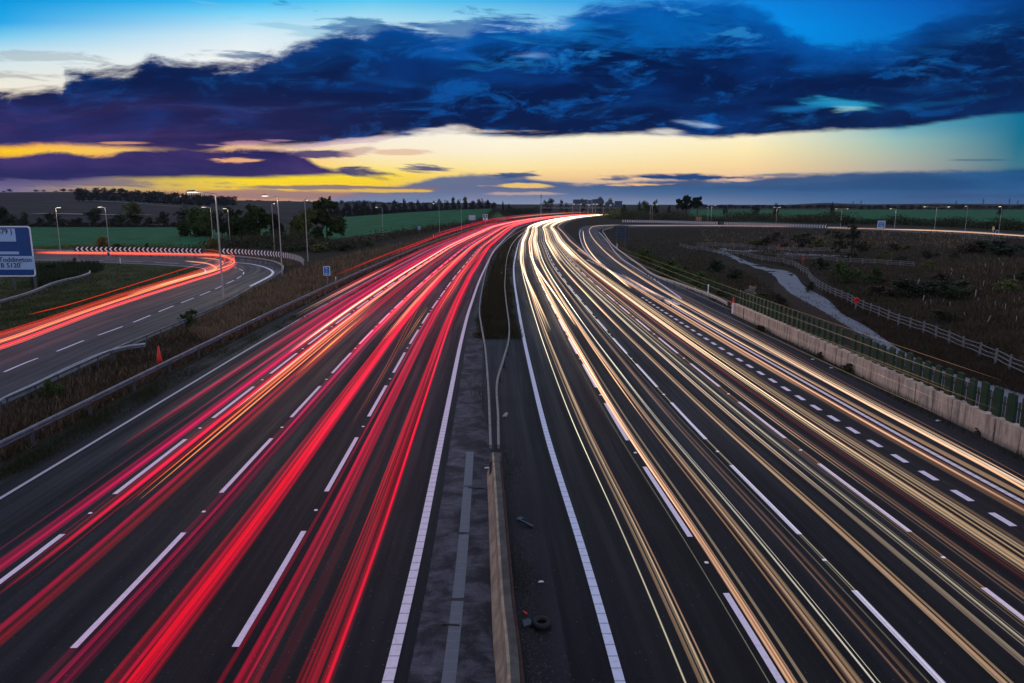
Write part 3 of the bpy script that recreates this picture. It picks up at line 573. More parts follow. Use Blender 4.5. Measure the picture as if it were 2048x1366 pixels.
# pale wall on the right with green screen posts
wy = [float(y) for y in np.arange(11, 65.6, 1.5)]; wx = [20.45 - .003 * (y - 20) for y in wy]
root = empty('retaining_wall', (20.4, 11, 0), 'pale concrete wall along the right verge below the green posts', 'wall')
mb = MB()
for i in range(len(wy) - 1):
    jg = rr.uniform(-.03, .03); mb.box(wx[i] - 20.4 + jg, wx[i] - 20.4 + .42, wy[i] - 11 + .025, wy[i + 1] - 11 - .025, -2.9, 1.0 + rr.uniform(-.012, .012))
mw = bpy.data.materials.new('streaked_concrete_wall'); mw.use_nodes = True; t = NT(mw.node_tree); b_ = t.N['Principled BSDF']; ge = t.n('ShaderNodeNewGeometry'); s3 = t.n('ShaderNodeSeparateXYZ'); t.L.new(ge.outputs['Position'], s3.inputs[0])
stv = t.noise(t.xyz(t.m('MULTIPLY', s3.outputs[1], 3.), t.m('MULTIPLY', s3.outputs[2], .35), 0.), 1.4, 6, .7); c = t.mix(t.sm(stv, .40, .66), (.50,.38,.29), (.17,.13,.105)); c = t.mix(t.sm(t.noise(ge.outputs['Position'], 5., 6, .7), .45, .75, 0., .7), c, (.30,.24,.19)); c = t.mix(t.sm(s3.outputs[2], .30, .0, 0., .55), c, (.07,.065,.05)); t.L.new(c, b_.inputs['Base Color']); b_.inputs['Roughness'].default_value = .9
bp = t.n('ShaderNodeBump'); bp.inputs['Strength'].default_value = .6; bp.inputs['Distance'].default_value = .03; t.L.new(t.noise(ge.outputs['Position'], 9., 5, .7), bp.inputs['Height']); t.L.new(bp.outputs[0], b_.inputs['Normal'])
mb.obj('panel', mw, root)
MB().box(.38, .46, 0, wy[-1] - 11, -2.9, .9).obj('backing', M_conct, root)
g = MB().box(-.02, .45, -.6, .0, -.1, .9); g.obj('end_stone', M_white, root).location = (0, wy[-1] - 11 + .62, 0)
root = empty('screen_fence', (20.7, 11, 1.0), 'row of dark green upright paddles standing on the pale wall', 'screen fence')
pmesh = MB().add([(-.05,-.20,0),(.05,-.24,0),(.07,.20,0),(-.03,.24,0),(-.05,-.20,1.22),(.05,-.24,1.22),(.07,.20,1.22),(-.03,.24,1.22),(0,0,1.30)], [(0,3,2,1),(0,1,5,4),(1,2,6,5),(2,3,7,6),(3,0,4,7),(4,5,8),(5,6,8),(6,7,8),(7,4,8)]).mesh('paddle', M_greenp)
y = 12.0
while y < 65:
    if abs(y - 43.5) > .6:
        o = link('paddle', pmesh, root); o.location = (0, y - 11, 0); o.rotation_euler = (rr.uniform(-.02,.02), rr.uniform(-.03,.03), rr.uniform(-.08,.08)); o.scale = (1, 1, rr.uniform(.95,1.03))
    y += .87
MB().tube([(.06,0,.25),(.06,54,.25)], .025).obj('wire', M_galvd, root); MB().tube([(.06,0,.8),(.06,54,.8)], .025).obj('wire', M_galvd, root)
# brown board fence between wall and path
bp_ = cat([P(x, y, -1.05) for x, y in [(2300,920),(2048,808),(1935,762),(1843,725),(1760,690),(1700,655),(1640,618),(1592,592),(1576,582),(1564,570),(1548,561)]], 8)
root = empty('board_fence', (bp_[0][0], bp_[0][1], -2.8), 'brown vertical-board timber fence between the wall and the concrete path', 'fence')
L = [0]
for a, b in zip(bp_, bp_[1:]): L.append(L[-1] + math.dist(a[:2], b[:2]))
def along(s, pts, L): return [float(np.interp(s, L, [q[i] for q in pts])) for i in range(2)]
mb = MB(); s = 0
while s < L[-1] - .2:
    a = along(s, bp_, L); b = along(s + .17, bp_, L); z0 = float(TZ(a[0], a[1])) + .02; ht = 1.75 + rr.uniform(-.07, .07); nx, ny = (b[1] - a[1]) * .15, -(b[0] - a[0]) * .15
    q = [(a[0], a[1]), (b[0], b[1]), (b[0] + nx, b[1] + ny), (a[0] + nx, a[1] + ny)]
    mb.add([(x - bp_[0][0], y - bp_[0][1], z + 2.8) for z in (z0, z0 + ht) for x, y in q], [(0,3,2,1),(4,5,6,7),(0,1,5,4),(1,2,6,5),(2,3,7,6),(3,0,4,7)]); s += .27
mb.obj('boards', M_wood, root)
for zz in (.45, 1.3):
    MB().sweep([(p[0] - bp_[0][0], p[1] - bp_[0][1], float(TZ(p[0], p[1])) + 2.8 + zz) for p in bp_], [(.04,0),(.09,0),(.09,.1),(.04,.1)]).obj('rail', M_wood, root)
# post-and-rail fences
def rail_fence(px, z, label, n=3, ht=1.25, m=None, ev=2.7, r=.05):
    pts = cat([P(x, y, z) for x, y in px], 5); x0 = pts[0]; zz = [float(TZ(p[0], p[1])) for p in pts]
    root = empty('post_and_rail_fence', (x0[0], x0[1], zz[0]), label, 'fence', 'timber post-and-rail fences in the hollow'); m = m or M_woodg
    for k in range(n):
        h = ht - .1 - k * (ht - .2) / n
        MB().sweep([(p[0] - x0[0], p[1] - x0[1], z_ - zz[0] + h + .03 * math.sin(i * 1.7 + k)) for i, (p, z_) in enumerate(zip(pts, zz))], [(-.025,-r),(.025,-r),(.025,r),(-.025,r)]).obj('rail', m, root)
    L = [0]
    for a, b in zip(pts, pts[1:]): L.append(L[-1] + math.dist(a[:2], b[:2]))
    ev = max(ev, L[-1] / 60); s = 0.; pm = MB().box(-.06, .06, -.06, .06, -.1, ht + .08).mesh('post', m)
    while s <= L[-1]:
        a = along(s, pts, L); o = link('post', pm, root); o.location = (a[0] - x0[0], a[1] - x0[1], float(np.interp(s, L, zz)) - zz[0]); o.rotation_euler = (rr.uniform(-.04,.04), rr.uniform(-.04,.04), 0); s += ev
rail_fence(fenceT, -1.6, 'long silver-grey timber fence running down the right bank beside the concrete path', r=.035)
rail_fence([(1360,487),(1400,493),(1470,502),(1540,513),(1580,520),(1618,538)], -1.6, 'pale timber fence beyond the path on the floor of the hollow', ev=3.5)
rail_fence([(1395,484),(1470,488),(1560,494),(1620,497),(1700,499)], -1.6, 'distant timber fence crossing the hollow in front of the dark tree', ev=3.5)
rail_fence([(1556,507),(1600,509),(1680,513),(1760,520),(1830,527)], -1.6, 'timber fence passing behind the dark tree in the hollow', ev=3.5)
rail_fence([(1925,477),(1960,479),(2000,481)], -.4, 'short pale rail fence high on the right bank near the slip road', n=2)
rail_fence([(1493,572),(1520,575),(1548,577)], -1.6, 'short broken timber fence left of the bend in the path', n=3, m=M_wood)
# mesh fence along the slip road verge
mf = [P(x, y, 0) for x, y in [(1455,606),(1400,580),(1330,545),(1300,522),(1262,498)]]; mf = cat([(p[0] + 1.6, p[1], 0) for p in mf], 4)
root = empty('mesh_fence', (mf[0][0], mf[0][1], 0), 'thin dark wire fence behind the cream barrier of the right slip road', 'fence')
for k in range(4): MB().tube([(p[0] - mf[0][0], p[1] - mf[0][1], .3 + .3 * k + float(TZ(p[0], p[1]))) for p in mf], .012, 4).obj('wire', M_galvd, root)
pm = MB().tube([(0,0,-.2),(0,0,1.4)], .04, 5).mesh('post', M_galvd)
for p in mf[::1]: o = link('post', pm, root); o.location = (p[0] - mf[0][0], p[1] - mf[0][1], float(TZ(p[0], p[1])))
# ------------------------------------------------------------------ street lamps
def head_mesh():
    h = MB(); h.add([(-.16,-.34,0),(.16,-.34,0),(.20,.34,.0),(-.20,.34,0),(-.10,-.30,.13),(.10,-.30,.13),(.13,.28,.17),(-.13,.28,.17)], [(0,3,2,1),(0,1,5,4),(1,2,6,5),(2,3,7,6),(3,0,4,7),(4,5,6,7)]); return h.mesh('lantern', M_galvd)
HM = head_mesh(); LM = MB().box(-.14, .14, -.26, .30, -.06, -.004).mesh('lamp_lens', M_lampw)
M_col = mat('lamp_column_steel', (.34, .34, .34), .5, .4, .15, 2.)
g_l = 'street lamps round the junction'
def lamp(px, yb, yt, arms, label, Y=None, light=0., zb=None, scale=1., col=(1, .80, .50)):
    if Y: b = Q(px, yb, Y); b = (b[0], b[1], float(TZ(b[0], b[1])))
    else: b = P(px, yb, 0)
    top = Q(px, yt, b[1])[2] - b[2]; root = empty('street_lamp', b, label, 'street lamp', g_l)
    r = .085 * scale; MB().tube([(0,0,-.2),(0,0,1.2),(0,0,1.25),(0,0,top)], [r*1.25,r*1.25,r,r*.62], 8).obj('column', M_col, root)
    for a in arms:
        d = Vector((math.cos(a[0]), math.sin(a[0]), 0)); ln = a[1]
        arm = MB().tube([(0,0,top - .05), tuple(d * (ln * .5) + Vector((0,0,top + .05))), tuple(d * ln + Vector((0,0,top + .12)))], .045 * scale, 6).obj('bracket_arm', M_col, root)
        o = link('lantern', HM, root); o.location = tuple(d * (ln + .25) + Vector((0,0,top + .1))); o.rotation_euler[2] = a[0] + math.pi / 2; o.scale = (scale,) * 3
        l2 = link('lamp_lens', LM, o)
        if light:
            ld = bpy.data.lights.new('lamp_light', 'POINT'); ld.energy = light; ld.color = col; ld.shadow_soft_size = .25; lo = link('lamp_light', ld, root); lo.location = tuple(d * (ln + .25) + Vector((0,0,top - .35)))
    return root
PI = math.pi
lamp(448,610,386,[(PI*.98,2.2)], 'tallest nearest street lamp, standing in the verge inside the loop road bend', light=500, scale=1.15)
lamp(565,556,393,[(PI*.98,1.6)], 'street lamp at the outer tip of the loop road, left of the bare lamp column', light=500)
lamp(616,523,401,[(PI*.5,.8)], 'lamp column just left of the big tree behind the chevron board end', light=0)
lamp(549,500,408,[(PI*.5,1.2)], 'thin lamp column behind the curved chevron board', Y=158, light=0)
lamp(427,495,415,[(PI*.97,1.6)], 'street lamp behind the orange bush between the two chevron boards', Y=170, light=300)
lamp(461,492,418,[(PI*.9,.8)], 'small street lamp in front of the round dark trees', Y=175, light=200)
lamp(121,501,416,[(.15,.5)], 'street lamp at the far left beyond the loop road, its lantern turned right', light=300)
lamp(219,499,415,[(PI*.97,1.0)], 'street lamp rising behind the long left chevron board', Y=150, light=300)
lamp(766,472,415,[(PI*.97,1.6)], 'street lamp in front of the green hillside field, right of the big tree')
lamp(879,464,408,[(PI*.97,1.8)], 'street lamp second of the pair in front of the green hillside field')
lamp(923,463,404,[(PI*.5,1.2)], 'lamp column left of the two small blue signs')
for k, (x, yb, yt, ar, lb, e_) in enumerate([(1300,444,410,[(.1,1.6)],'left one of a close pair of lamps at the start of the right chevron board',0),(1304,445,410,[(.0,2.4)],'right one of a close pair of lamps at the start of the right chevron board',500),
      (1415,445,415,[(PI/2,1.)],'thin dark lamp column beside the brown crate-like panel',0),(1422,446,411,[(PI,1.6),(0,1.6)],'bright twin-arm lamp column right of the brown crate-like panel',600),
      (1552,450,415,[(PI,1.2),(0,1.2)],'twin-arm street lamp behind the middle of the right chevron board',600),(1681,453,418,[(PI,2.4),(0,2.4)],'twin-arm street lamp directly above the dark leaning tree',600),
      (1789,455,418,[(PI,2.4)],'street lamp just right of the large blue sign on the right',900),(1869,458,414,[(PI,5.),(0,5.)],'street lamp with wide twin arms over the lit slip road',1100),
      (1930,462,413,[(PI/2,1.)],'thin dark unlit column beside the lit slip road',0),(1997,469,414,[(PI/2,1.)],'pale column next to the small dark blue sign at far right',900)]):
    lamp(x, yb, yt, ar, lb, light=e_)
for k, (x, yt) in enumerate([(1145,408),(1160,408),(1176,410),(1185,408),(1191,408),(1206,408),(1219,410)]):
    b = Q(x, 424, 640); root = empty('street_lamp', (b[0], b[1], 0), 'far thin lamp column standing in front of the sign gantry', 'street lamp', 'far lamp columns by the gantry')
    MB().tube([(0,0,0),(0,0,Q(x, yt, 640)[2])], [.22,.16], 6).obj('column', M_col, root); o = link('lantern', HM, root); o.location = (1.0, 0, Q(x, yt, 640)[2]); o.rotation_euler[2] = PI/2; o.scale = (2,2,2); link('lamp_lens', LM, o)
# camera mast left of the gantry
b = Q(1082, 426, 600); root = empty('camera_mast', (b[0], b[1], 0), 'tall grey camera mast at the left leg of the gantry', 'camera mast'); h = Q(1082, 392, 600)[2]
MB().tube([(0,0,0),(0,0,h)], [.28,.2], 6).obj('mast', M_galv, root); MB().box(-.5,.5,-.4,.4,0,1.1).obj('camera_head', M_galvd, root).location = (0,0,h); MB().box(-.2,.9,-.3,.3,-1.4,-.9).obj('camera_bracket', M_galvd, root).location = (0,0,h)
# ------------------------------------------------------------------ gantry
Yg_ = 700; x0, x1 = Q(1080, 420, Yg_)[0], Q(1243, 420, Yg_)[0]; zb_, zt_ = Q(1100,416,Yg_)[2], Q(1100,407.5,Yg_)[2]
root = empty('sign_gantry', (x0, Yg_, 0), 'steel lattice gantry spanning the far end of the motorway', 'gantry'); w_ = x1 - x0; mb = MB()
for yy in (0, 2.):
    for z in (zb_, zt_): mb.box(0, w_, yy - .25, yy + .25, z - .3, z + .3)
    n = 18
    for i in range(n):
        a, b = w_ * i / n, w_ * (i + 1) / n; mb.tube([(a, yy, zb_), (b, yy, zt_)] if i % 2 else [(a, yy, zt_), (b, yy, zb_)], .2, 4); mb.tube([(a, yy, zb_), (a, yy, zt_)], .15, 4)
mb.obj('truss', mat('gantry_steel', (.17, .19, .23), .6, .3), root)
for x in (0.4, w_ * .42, w_ - .4): MB().box(x - .5, x + .5, .2, 1.8, -1, zb_ - .3).obj('leg', M_galvd, root)
M_sback = mat('grey_sign_back', (.055, .085, .12), .6, .2, .25, .4)
for a, b, c, d in [(1146,1176,399,408),(1176,1184,400,408),(1184,1206,398.5,408),(1210,1228,405,415),(1229,1245,402,414)]:
    l, r, t_, q = Q(a,400,Yg_)[0] - x0, Q(b,400,Yg_)[0] - x0, Q(a,c,Yg_)[2], Q(a,d,Yg_)[2]; MB().box(l, r - .3, -1.2, -.8, q, t_).obj('sign_panel', M_sback, root)
# ------------------------------------------------------------------ signs
def textm(s, size, m, ext=.01, font_space=1.):
    cu = bpy.data.curves.new('lettering', 'FONT'); cu.body = s; cu.size = size; cu.extrude = ext; cu.offset = size * .008; cu.space_character = font_space; cu.resolution_u = 6
    o = bpy.data.objects.new('tmp', cu); C.objects.link(o); bpy.context.view_layer.update()
    me = bpy.data.meshes.new_from_object(o.evaluated_get(bpy.context.evaluated_depsgraph_get())); bpy.data.objects.remove(o); me.materials.clear(); me.materials.append(m); return me
def put_text(s, size, m, parent, x, z, y=-.06, align='R', sx=1., name='lettering'):
    me = textm(s, size, m); o = link(name, me, parent); xs = [v.co.x for v in me.vertices]; w_ = (max(xs) - min(xs)) * sx
    o.rotation_euler[0] = PI / 2; o.scale = (sx, 1, 1); o.location = ((x - max(xs) * sx) if align == 'R' else (x - (max(xs) + min(xs)) * sx / 2), y, z); return o
def rrect(w_, h, r, y0, y1, m, name, parent, loc=(0,0,0), n=5):
    pts = []
    for cx, cz, a0 in ((w_-r,h-r,0),(r,h-r,90),(r,r,180),(w_-r,r,270)):
        for k in range(n + 1): a = R(a0 + 90 * k / n); pts.append((cx + r * math.cos(a), cz + r * math.sin(a)))
    k = len(pts); mb = MB().add([(x, y, z) for y in (y0, y1) for x, z in pts], [tuple(range(k)), tuple(range(k, 2 * k))[::-1]] + [(i, i + k, (i + 1) % k + k, (i + 1) % k) for i in range(k)])
    o = mb.obj(name, m, parent); o.location = loc; return o
# big blue direction sign, far left
Ys = 84.; tr = Q(62,452,Ys); br = Q(69.5,553,Ys); zb_ = br[2]; hs = tr[2] - zb_; xr = (tr[0] + br[0]) / 2; ws = 7.2
root = empty('direction_sign', (xr - ws, Ys, 0), 'large blue motorway direction sign on the grass at the far left edge', 'road sign')
def sx(px): return Q(px, 500, Ys)[0] - (xr - ws) + .12
def sz(py): return Q(40, py, Ys)[2]
rrect(ws, hs, .35, 0, .08, M_white, 'border', root, (0,0,zb_)); rrect(ws - .28, hs - .28, .28, -.02, .0, M_blue, 'blue_face', root, (.14,0,zb_+.14))
M_panel = mat('pale_blue_panel', (.27, .40, .60), .45)
rrect(sx(33) - 1., sz(457) - sz(483), .05, -.04, -.022, M_panel, 'white_panel', root, (1.,0,sz(483))); rrect(sx(64) - 1., sz(512) - sz(539), .05, -.04, -.022, M_panel, 'white_panel', root, (1.,0,sz(539)))
rrect(sx(36) - 1., sz(503) - sz(508.5), .14, -.04, -.022, M_panel, 'route_arrow', root, (1.,0,sz(508.5)))
put_text('(A 579 )', .84, M_black, root, sx(27), sz(467.5), sx=1.0); put_text('Toddington', .78, M_black, root, sx(59), sz(523.5), sx=1.06); put_text('B 5120', .78, M_black, root, sx(35), sz(535), sx=1.05)
for px in (20, 62): MB().box(-.12,.12,.09,.33,-.2,zb_ + hs * .9).obj('post', M_galvd, root).location = (sx(px) - .2,0,0)
def small_sign(px, yt, yb, yg, wpx, label, face, lines, Y=None, pole=.05, border=True, npost=1, lower=None, texts=None):
    g_ = P(px, yg, 0) if Y is None else Q(px, yg, Y); Y = g_[1]; zg = float(TZ(g_[0], Y)); l = Q(px - wpx / 2, yt, Y); h = l[2] - Q(px, yb, Y)[2]; w_ = Q(px + wpx / 2, yt, Y)[0] - l[0]; zb = Q(px, yb, Y)[2] - zg
    root = empty('road_sign', (l[0], Y, zg), label, 'road sign')
    e = min(w_, h) * .09; rrect(w_, h, e * 1.3, 0, .04, M_white if border else face, 'border', root, (0,0,zb)); rrect(w_ - 2*e, h - 2*e, e * .8, -.02, 0., face, 'sign_face', root, (e,0,zb + e))
    for i in range(npost): x = w_ * (.5 if npost == 1 else (.15 + .7 * i)); MB().tube([(x,.08,-.2),(x,.08,zb + h * .9)], pole, 6).obj('post', M_galv, root)
    for (fx0, fx1, fz0, fz1, mm) in lines: MB().box(w_*fx0, w_*fx1, -.035, -.021, zb + h*fz0, zb + h*fz1).obj('legend', mm, root)
    for (tx, sc, fz) in (texts or []): put_text(tx, h * sc, M_white, root, w_ / 2, zb + h * fz, -.05, 'C', name='legend')
    return root
small_sign(653,532.5,551,574,13.5,'small blue marker sign with white rim in the dry verge beside the left barrier', M_blueb, [], texts=[('M1',.22,.70),('A',.20,.44),('58.7',.22,.14)])
small_sign(944,430.5,440,452,13,'small blue two-part sign with white bars', mat('dim_blue_face', (.02,.07,.25), .4), [(.12,.88,.62,.80,M_white),(.1,.9,.46,.54,M_white),(.12,.88,.2,.34,M_white)])
small_sign(970.5,428.5,440.5,452,9.5,'small blue sign with a red and white lower half by the far carriageway', M_blue, [(.3,.8,.62,.68,M_white),(.4,.6,.68,.82,M_white),(0.05,.95,.02,.42,M_white),(.3,.65,.1,.32,M_red)])
small_sign(838,452.5,459,470,5,'tiny blue square sign by the left barrier', M_blueb, [(.3,.7,.4,.6,M_white)])
small_sign(1763.5,441.5,455.5,463,15.5,'large bright blue sign with lines of pale lettering beside the right slip road', M_blueb, [], npost=2, texts=[('The NORTH',.16,.74),('Luton  M1',.16,.54),('Bedford',.16,.32),('A 5120',.18,.1)])
small_sign(1995,460.5,469,471,5.5,'small dark blue sign near the pale lamp column at far right', M_blue, [(.1,.9,.02,.12,M_white)])
small_sign(216.5,504.5,513.5,528,5.5,'small dark blue sign on a thin post in front of the left chevron board', M_blue, [(.3,.7,.6,.8,M_blueb)])
# back of a large sign on the slip road verge
b = Q(1242, 487, 172); z0 = float(TZ(b[0], b[1])); root = empty('road_sign', (b[0], b[1], z0), 'dark grey back of a large sign at the start of the right slip road', 'road sign')
l, r, t_, q = Q(1228,452,172)[0] - b[0], Q(1257,452,172)[0] - b[0], Q(1242,452,172)[2] - z0, Q(1242,479,172)[2] - z0
MB().box(l, r, 0, .06, q, t_).obj('panel', mat('sign_back_blue_grey', (.035,.055,.085), .6, .2, .3, .8), root)
for k in range(5): zz = q + (t_ - q) * (k + .5) / 5; MB().box(l, r, -.06, 0, zz - .04, zz + .04).obj('stiffener', M_galvd, root)
for x in (l + .7, r - .7): MB().box(x - .09, x + .09, -.2, -.07, -.3, t_ - .1).obj('post', M_galvd, root)
# brown slatted panel and yellow-ish signal by the slip road
b = P(1397, 447, 0); root = empty('slatted_crate', (b[0], b[1], 0), 'brown slatted panel standing behind the right chevron board', 'crate'); h0, h1 = Q(1397,444.5,b[1])[2], Q(1397,433.5,b[1])[2]; hw = (Q(1403,440,b[1])[0] - Q(1391.5,440,b[1])[0]) / 2
mb = MB()
for k in range(6): x = -hw + k * hw / 3; mb.box(x + .05, x + hw / 3 - .06, -.1, 0, h0, h1)
mb.obj('slats', mat('lit_timber', (.30,.19,.13), .8, 0, .2, 1), root); MB().box(-hw, hw, 0, .9, h0, h1 - .1).obj('box_body', M_wood, root); MB().box(-hw*.8, hw*.8, .1, .8, 0, h0).obj('base', M_wood, root)
b = P(1986, 464, 0); root = empty('signal_post', (b[0], b[1], 0), 'cream coloured signal head on a post beside the lit slip road', 'traffic signal'); s_ = (Q(1986,453,b[1])[2]) 
M_cream = mat('cream_paint', (.60,.46,.24), .6); MB().tube([(0,0,-.1),(0,0,s_*.4)], .12, 6).obj('post', M_cream, root); MB().add([(-.35,-.2,s_*.35),(.35,-.2,s_*.35),(.42,-.2,s_*.62),(.2,-.2,s_*.8),(.18,-.2,s_*1.),(-.28,-.2,s_*1.),(-.2,-.2,s_*.8),(-.42,-.2,s_*.62)] + [(-.35,.2,s_*.35),(.35,.2,s_*.35),(.42,.2,s_*.62),(.2,.2,s_*.8),(.18,.2,s_*1.),(-.28,.2,s_*1.),(-.2,.2,s_*.8),(-.42,.2,s_*.62)], [tuple(range(8)), tuple(range(8,16))[::-1]] + [(i, i+8, (i+1)%8+8, (i+1)%8) for i in range(8)]).obj('signal_head', M_cream, root)
# ------------------------------------------------------------------ chevron boards
def chevron(pxt, ztop, hb, label, pitch, Mw=None):
    pts = cat([P(x, y, ztop) for x, y in pxt], 8); x0 = pts[0]; root = empty('chevron_board', (x0[0], x0[1], 0), label, 'chevron sign', 'black and white chevron boards on the bends')
    loc = [(p[0] - x0[0], p[1] - x0[1], 0) for p in pts]; L = [0]
    for a, b in zip(loc, loc[1:]): L.append(L[-1] + math.dist(a, b))
    MB().sweep(loc, [(-.03,ztop-hb),(.03,ztop-hb),(.03,ztop),(-.03,ztop)]).obj('board', M_black, root)
    mb = MB(); s = pitch * .3; zc = ztop - hb / 2; hh = hb * .44
    while s < L[-1] - pitch * .6:
        for sg in (1, -1):
            q = []
            for (ds_, dz) in ((0,0),(pitch*.33,0),(pitch*.73,sg*hh),(pitch*.40,sg*hh)):
                a = along(s + ds_, loc, L); a2 = along(s + ds_ + .1, loc, L); d = math.dist(a, a2) or 1; nx, ny = (a2[1]-a[1]) / d, -(a2[0]-a[0]) / d
                q.append((a[0] + nx * .045, a[1] + ny * .045, zc + dz)); 
            q2 = [(a_[0] , a_[1], a_[2]) for a_ in q]; mb.add(q2, [(0,1,2,3)] if sg > 0 else [(3,2,1,0)])
        s += pitch
    mb.obj('chevron_marks', Mw or M_white, root)
    s = 1.; pm = MB().box(-.05,.05,-.05,.05,-.1,ztop-hb).mesh('post', M_galvd)
    while s < L[-1]: a = along(s, loc, L); o = link('post', pm, root); o.location = (a[0], a[1], 0); s += max(2.6, L[-1] / 80)
M_cw = mat('chevron_white', (.85,.82,.82), .5)
chevron([(148,493),(200,493.4),(260,494),(320,495),(405,497)], 1.9, .95, 'long straight chevron board behind the loop road, left of the orange bush', 1.02, M_cw)
chevron([(442,496.5),(475,497.6),(510,499.6),(545,502),(575,505.5),(598,511),(607,518),(608,522)], 1.9, 1.0, 'curved chevron board with crowded marks round the outside of the loop road bend', .98, M_cw)
chevron([(1243,439.2),(1300,440),(1360,441.2),(1439,443.2)], 1.9, 1.6, 'left length of the chevron board beyond the right slip road', 1.5, M_cw)
chevron([(1447,443.5),(1520,445.3),(1600,447.6),(1655,449.3)], 1.9, 1.6, 'right length of the chevron board, passing behind the dark leaning tree', 1.5, M_cw)
# ------------------------------------------------------------------ small things
def cone(px, yb, s, label):
    b = hit(px, yb); root = empty('traffic_cone', b, label, 'traffic cone')
    MB().tube([(0,0,.04*s),(0,0,.3*s),(0,0,.95*s)], [.17*s,.12*s,.03*s], 12).obj('cone_body', M_red, root, True); MB().box(-.23*s,.23*s,-.23*s,.23*s,0,.05*s).obj('base', M_red, root)
cone(320, 730, 1.25, 'red traffic cone standing in the verge left of the near barrier'); cone(1466, 613, 1.0, 'red and white cone on the end of the pale wall')
def ring(px, py, z, label):
    b = P(px, py, z); root = empty('lifebuoy_post', b, label, 'lifebuoy', 'lifebuoys on the fences'); mb = MB(); n = 14
    mb.tube([(.27 * math.cos(2*PI*k/n), -.12, .27 * math.sin(2*PI*k/n) + .1) for k in range(n + 1)], .085, 6); mb.obj('ring', mat('lifebuoy_red', (.65,.02,.015), .5), root, True); MB().box(-.2,.2,-.1,-.04,-.15,.35).obj('back_plate', mat('red_plate', (.40,.015,.01), .6), root); MB().box(-.05,.05,-.05,.05,-1.4,.0).obj('post', M_woodg, root)
ring(1712,602,-1.6,'red lifebuoy on the long silver-grey fence beside the path'); ring(1606,519,-1.6,'red lifebuoy on the fence just beyond the bend of the path'); ring(1557,491.5,-1.6,'small distant red lifebuoy in the middle of the hollow')
# tyre and debris in the median
b = P(1083,1245,.12); tyre = MB(); n = 26; tyre.tube([(.17*math.cos(2*PI*k/n), .17*math.sin(2*PI*k/n), .02) for k in range(n+1)], .075, 8, cap=False); o = tyre.obj('tyre', mat('black_rubber', (.008,.008,.009), .7, bump=.5), None, True); o.location = (b[0], b[1], .09); tag(o, 'old black tyre lying in the litter right of the concrete barrier', 'tyre')
rs = np.random.default_rng(5)
def shard(px, py, w_, l, h, rz, m, name, label, cat_, bend=.0, z=.03):
    b = P(px, py, 0); mb = MB().add([(-w_,-l,0),(w_,-l*.8,0),(w_*.7,l,bend),(-w_*.5,l*.9,bend),(-w_,-l,h),(w_*.9,-l*.8,h*1.2),(w_*.6,l,h+bend),(-w_*.5,l*.9,h+bend)], [(0,3,2,1),(4,5,6,7),(0,1,5,4),(1,2,6,5),(2,3,7,6),(3,0,4,7)]); o = mb.obj(name, m); o.location = (b[0], b[1], z); o.rotation_euler[2] = rz; return tag(o, label, cat_)
M_litw = mat('pale_litter', (.45,.47,.52), .6); M_litb = mat('dark_blue_plastic', (.02,.035,.05), .5); M_litg = mat('grey_litter', (.2,.21,.24), .6)
shard(1052,1052,.05,.30,.05,.9,M_litb,'debris_piece','dark bent plastic strip lying right of the concrete barrier','debris',.08)
shard(1040,1040,.12,.10,.04,.2,M_litb,'debris_piece','dark plastic fragment beside the bent strip in the median','debris')
shard(1011,832,.10,.32,.06,-.15,M_litg,'debris_piece','grey slab lying right of the paired median rails','debris')
shard(974,938,.11,.05,.03,.1,M_litw,'litter_scrap','white scrap just left of the concrete barrier end','litter')
shard(1082,1166,.08,.04,.02,.1,M_litw,'litter_scrap','pale flat card lying in the median litter, above the tyre','litter')
shard(1055,1250,.16,.14,.05,.4,M_litb,'debris_piece','crumpled dark plastic just left of the tyre','debris')
shard(1050,1228,.03,.08,.02,.6,M_red,'litter_scrap','small red scrap beside the tyre','litter')
shard(902,1252,.02,.22,.02,1.5,M_post,'debris_piece','thin black strip on the tarmac left of the concrete barrier','debris')
shard(952,978,.02,.30,.02,1.45,M_post,'debris_piece','dark lath lying across the tarmac near the concrete barrier end','debris')
shard(1625,720,.1,.1,.03,.5,M_litw,'litter_scrap','white litter on the hard shoulder, upper of the two near the weeds','litter'); shard(1662,737,.12,.08,.03,.2,M_litw,'litter_scrap','white litter on the hard shoulder, lower of the two near the weeds','litter'); shard(1875,843,.12,.07,.03,.2,M_litw,'litter_scrap','white litter at the foot of the pale wall','litter')
# stones and broken bits beside the concrete barrier: beyond counting
v = []; f = []
for k in range(2600):
    t_ = rs.random(); y = 13 + 15.5 * t_ ** 1.4 if k < 1500 else 13 + 42 * rs.random(); 
    if k < 1500: x = float(np.interp(y, [q[1] for q in cp], [q[0] for q in cp])) + .32 + abs(rs.normal(0, .28))
    else: x = ref('L', y, 0)[0] + .7 + rs.random() * (2.2 if y < 30 else 1.0)
    s = rs.uniform(.006, .022); b = len(v); v += [(x - s, y, .01), (x + s, y - s, .01), (x + s * .6, y + s, .012), (x, y, .01 + s * 1.3)]; f += [(b, b+1, b+3), (b+1, b+2, b+3), (b+2, b, b+3)]
gv = npmesh('gravel', np.array(v), np.array(f), leaf_mat('gravel_bits', (.015,.015,.016), (.13,.125,.12))); tag(link('loose_gravel', gv), 'loose grit and broken bits scattered along the median tarmac', 'gravel', kind='stuff')
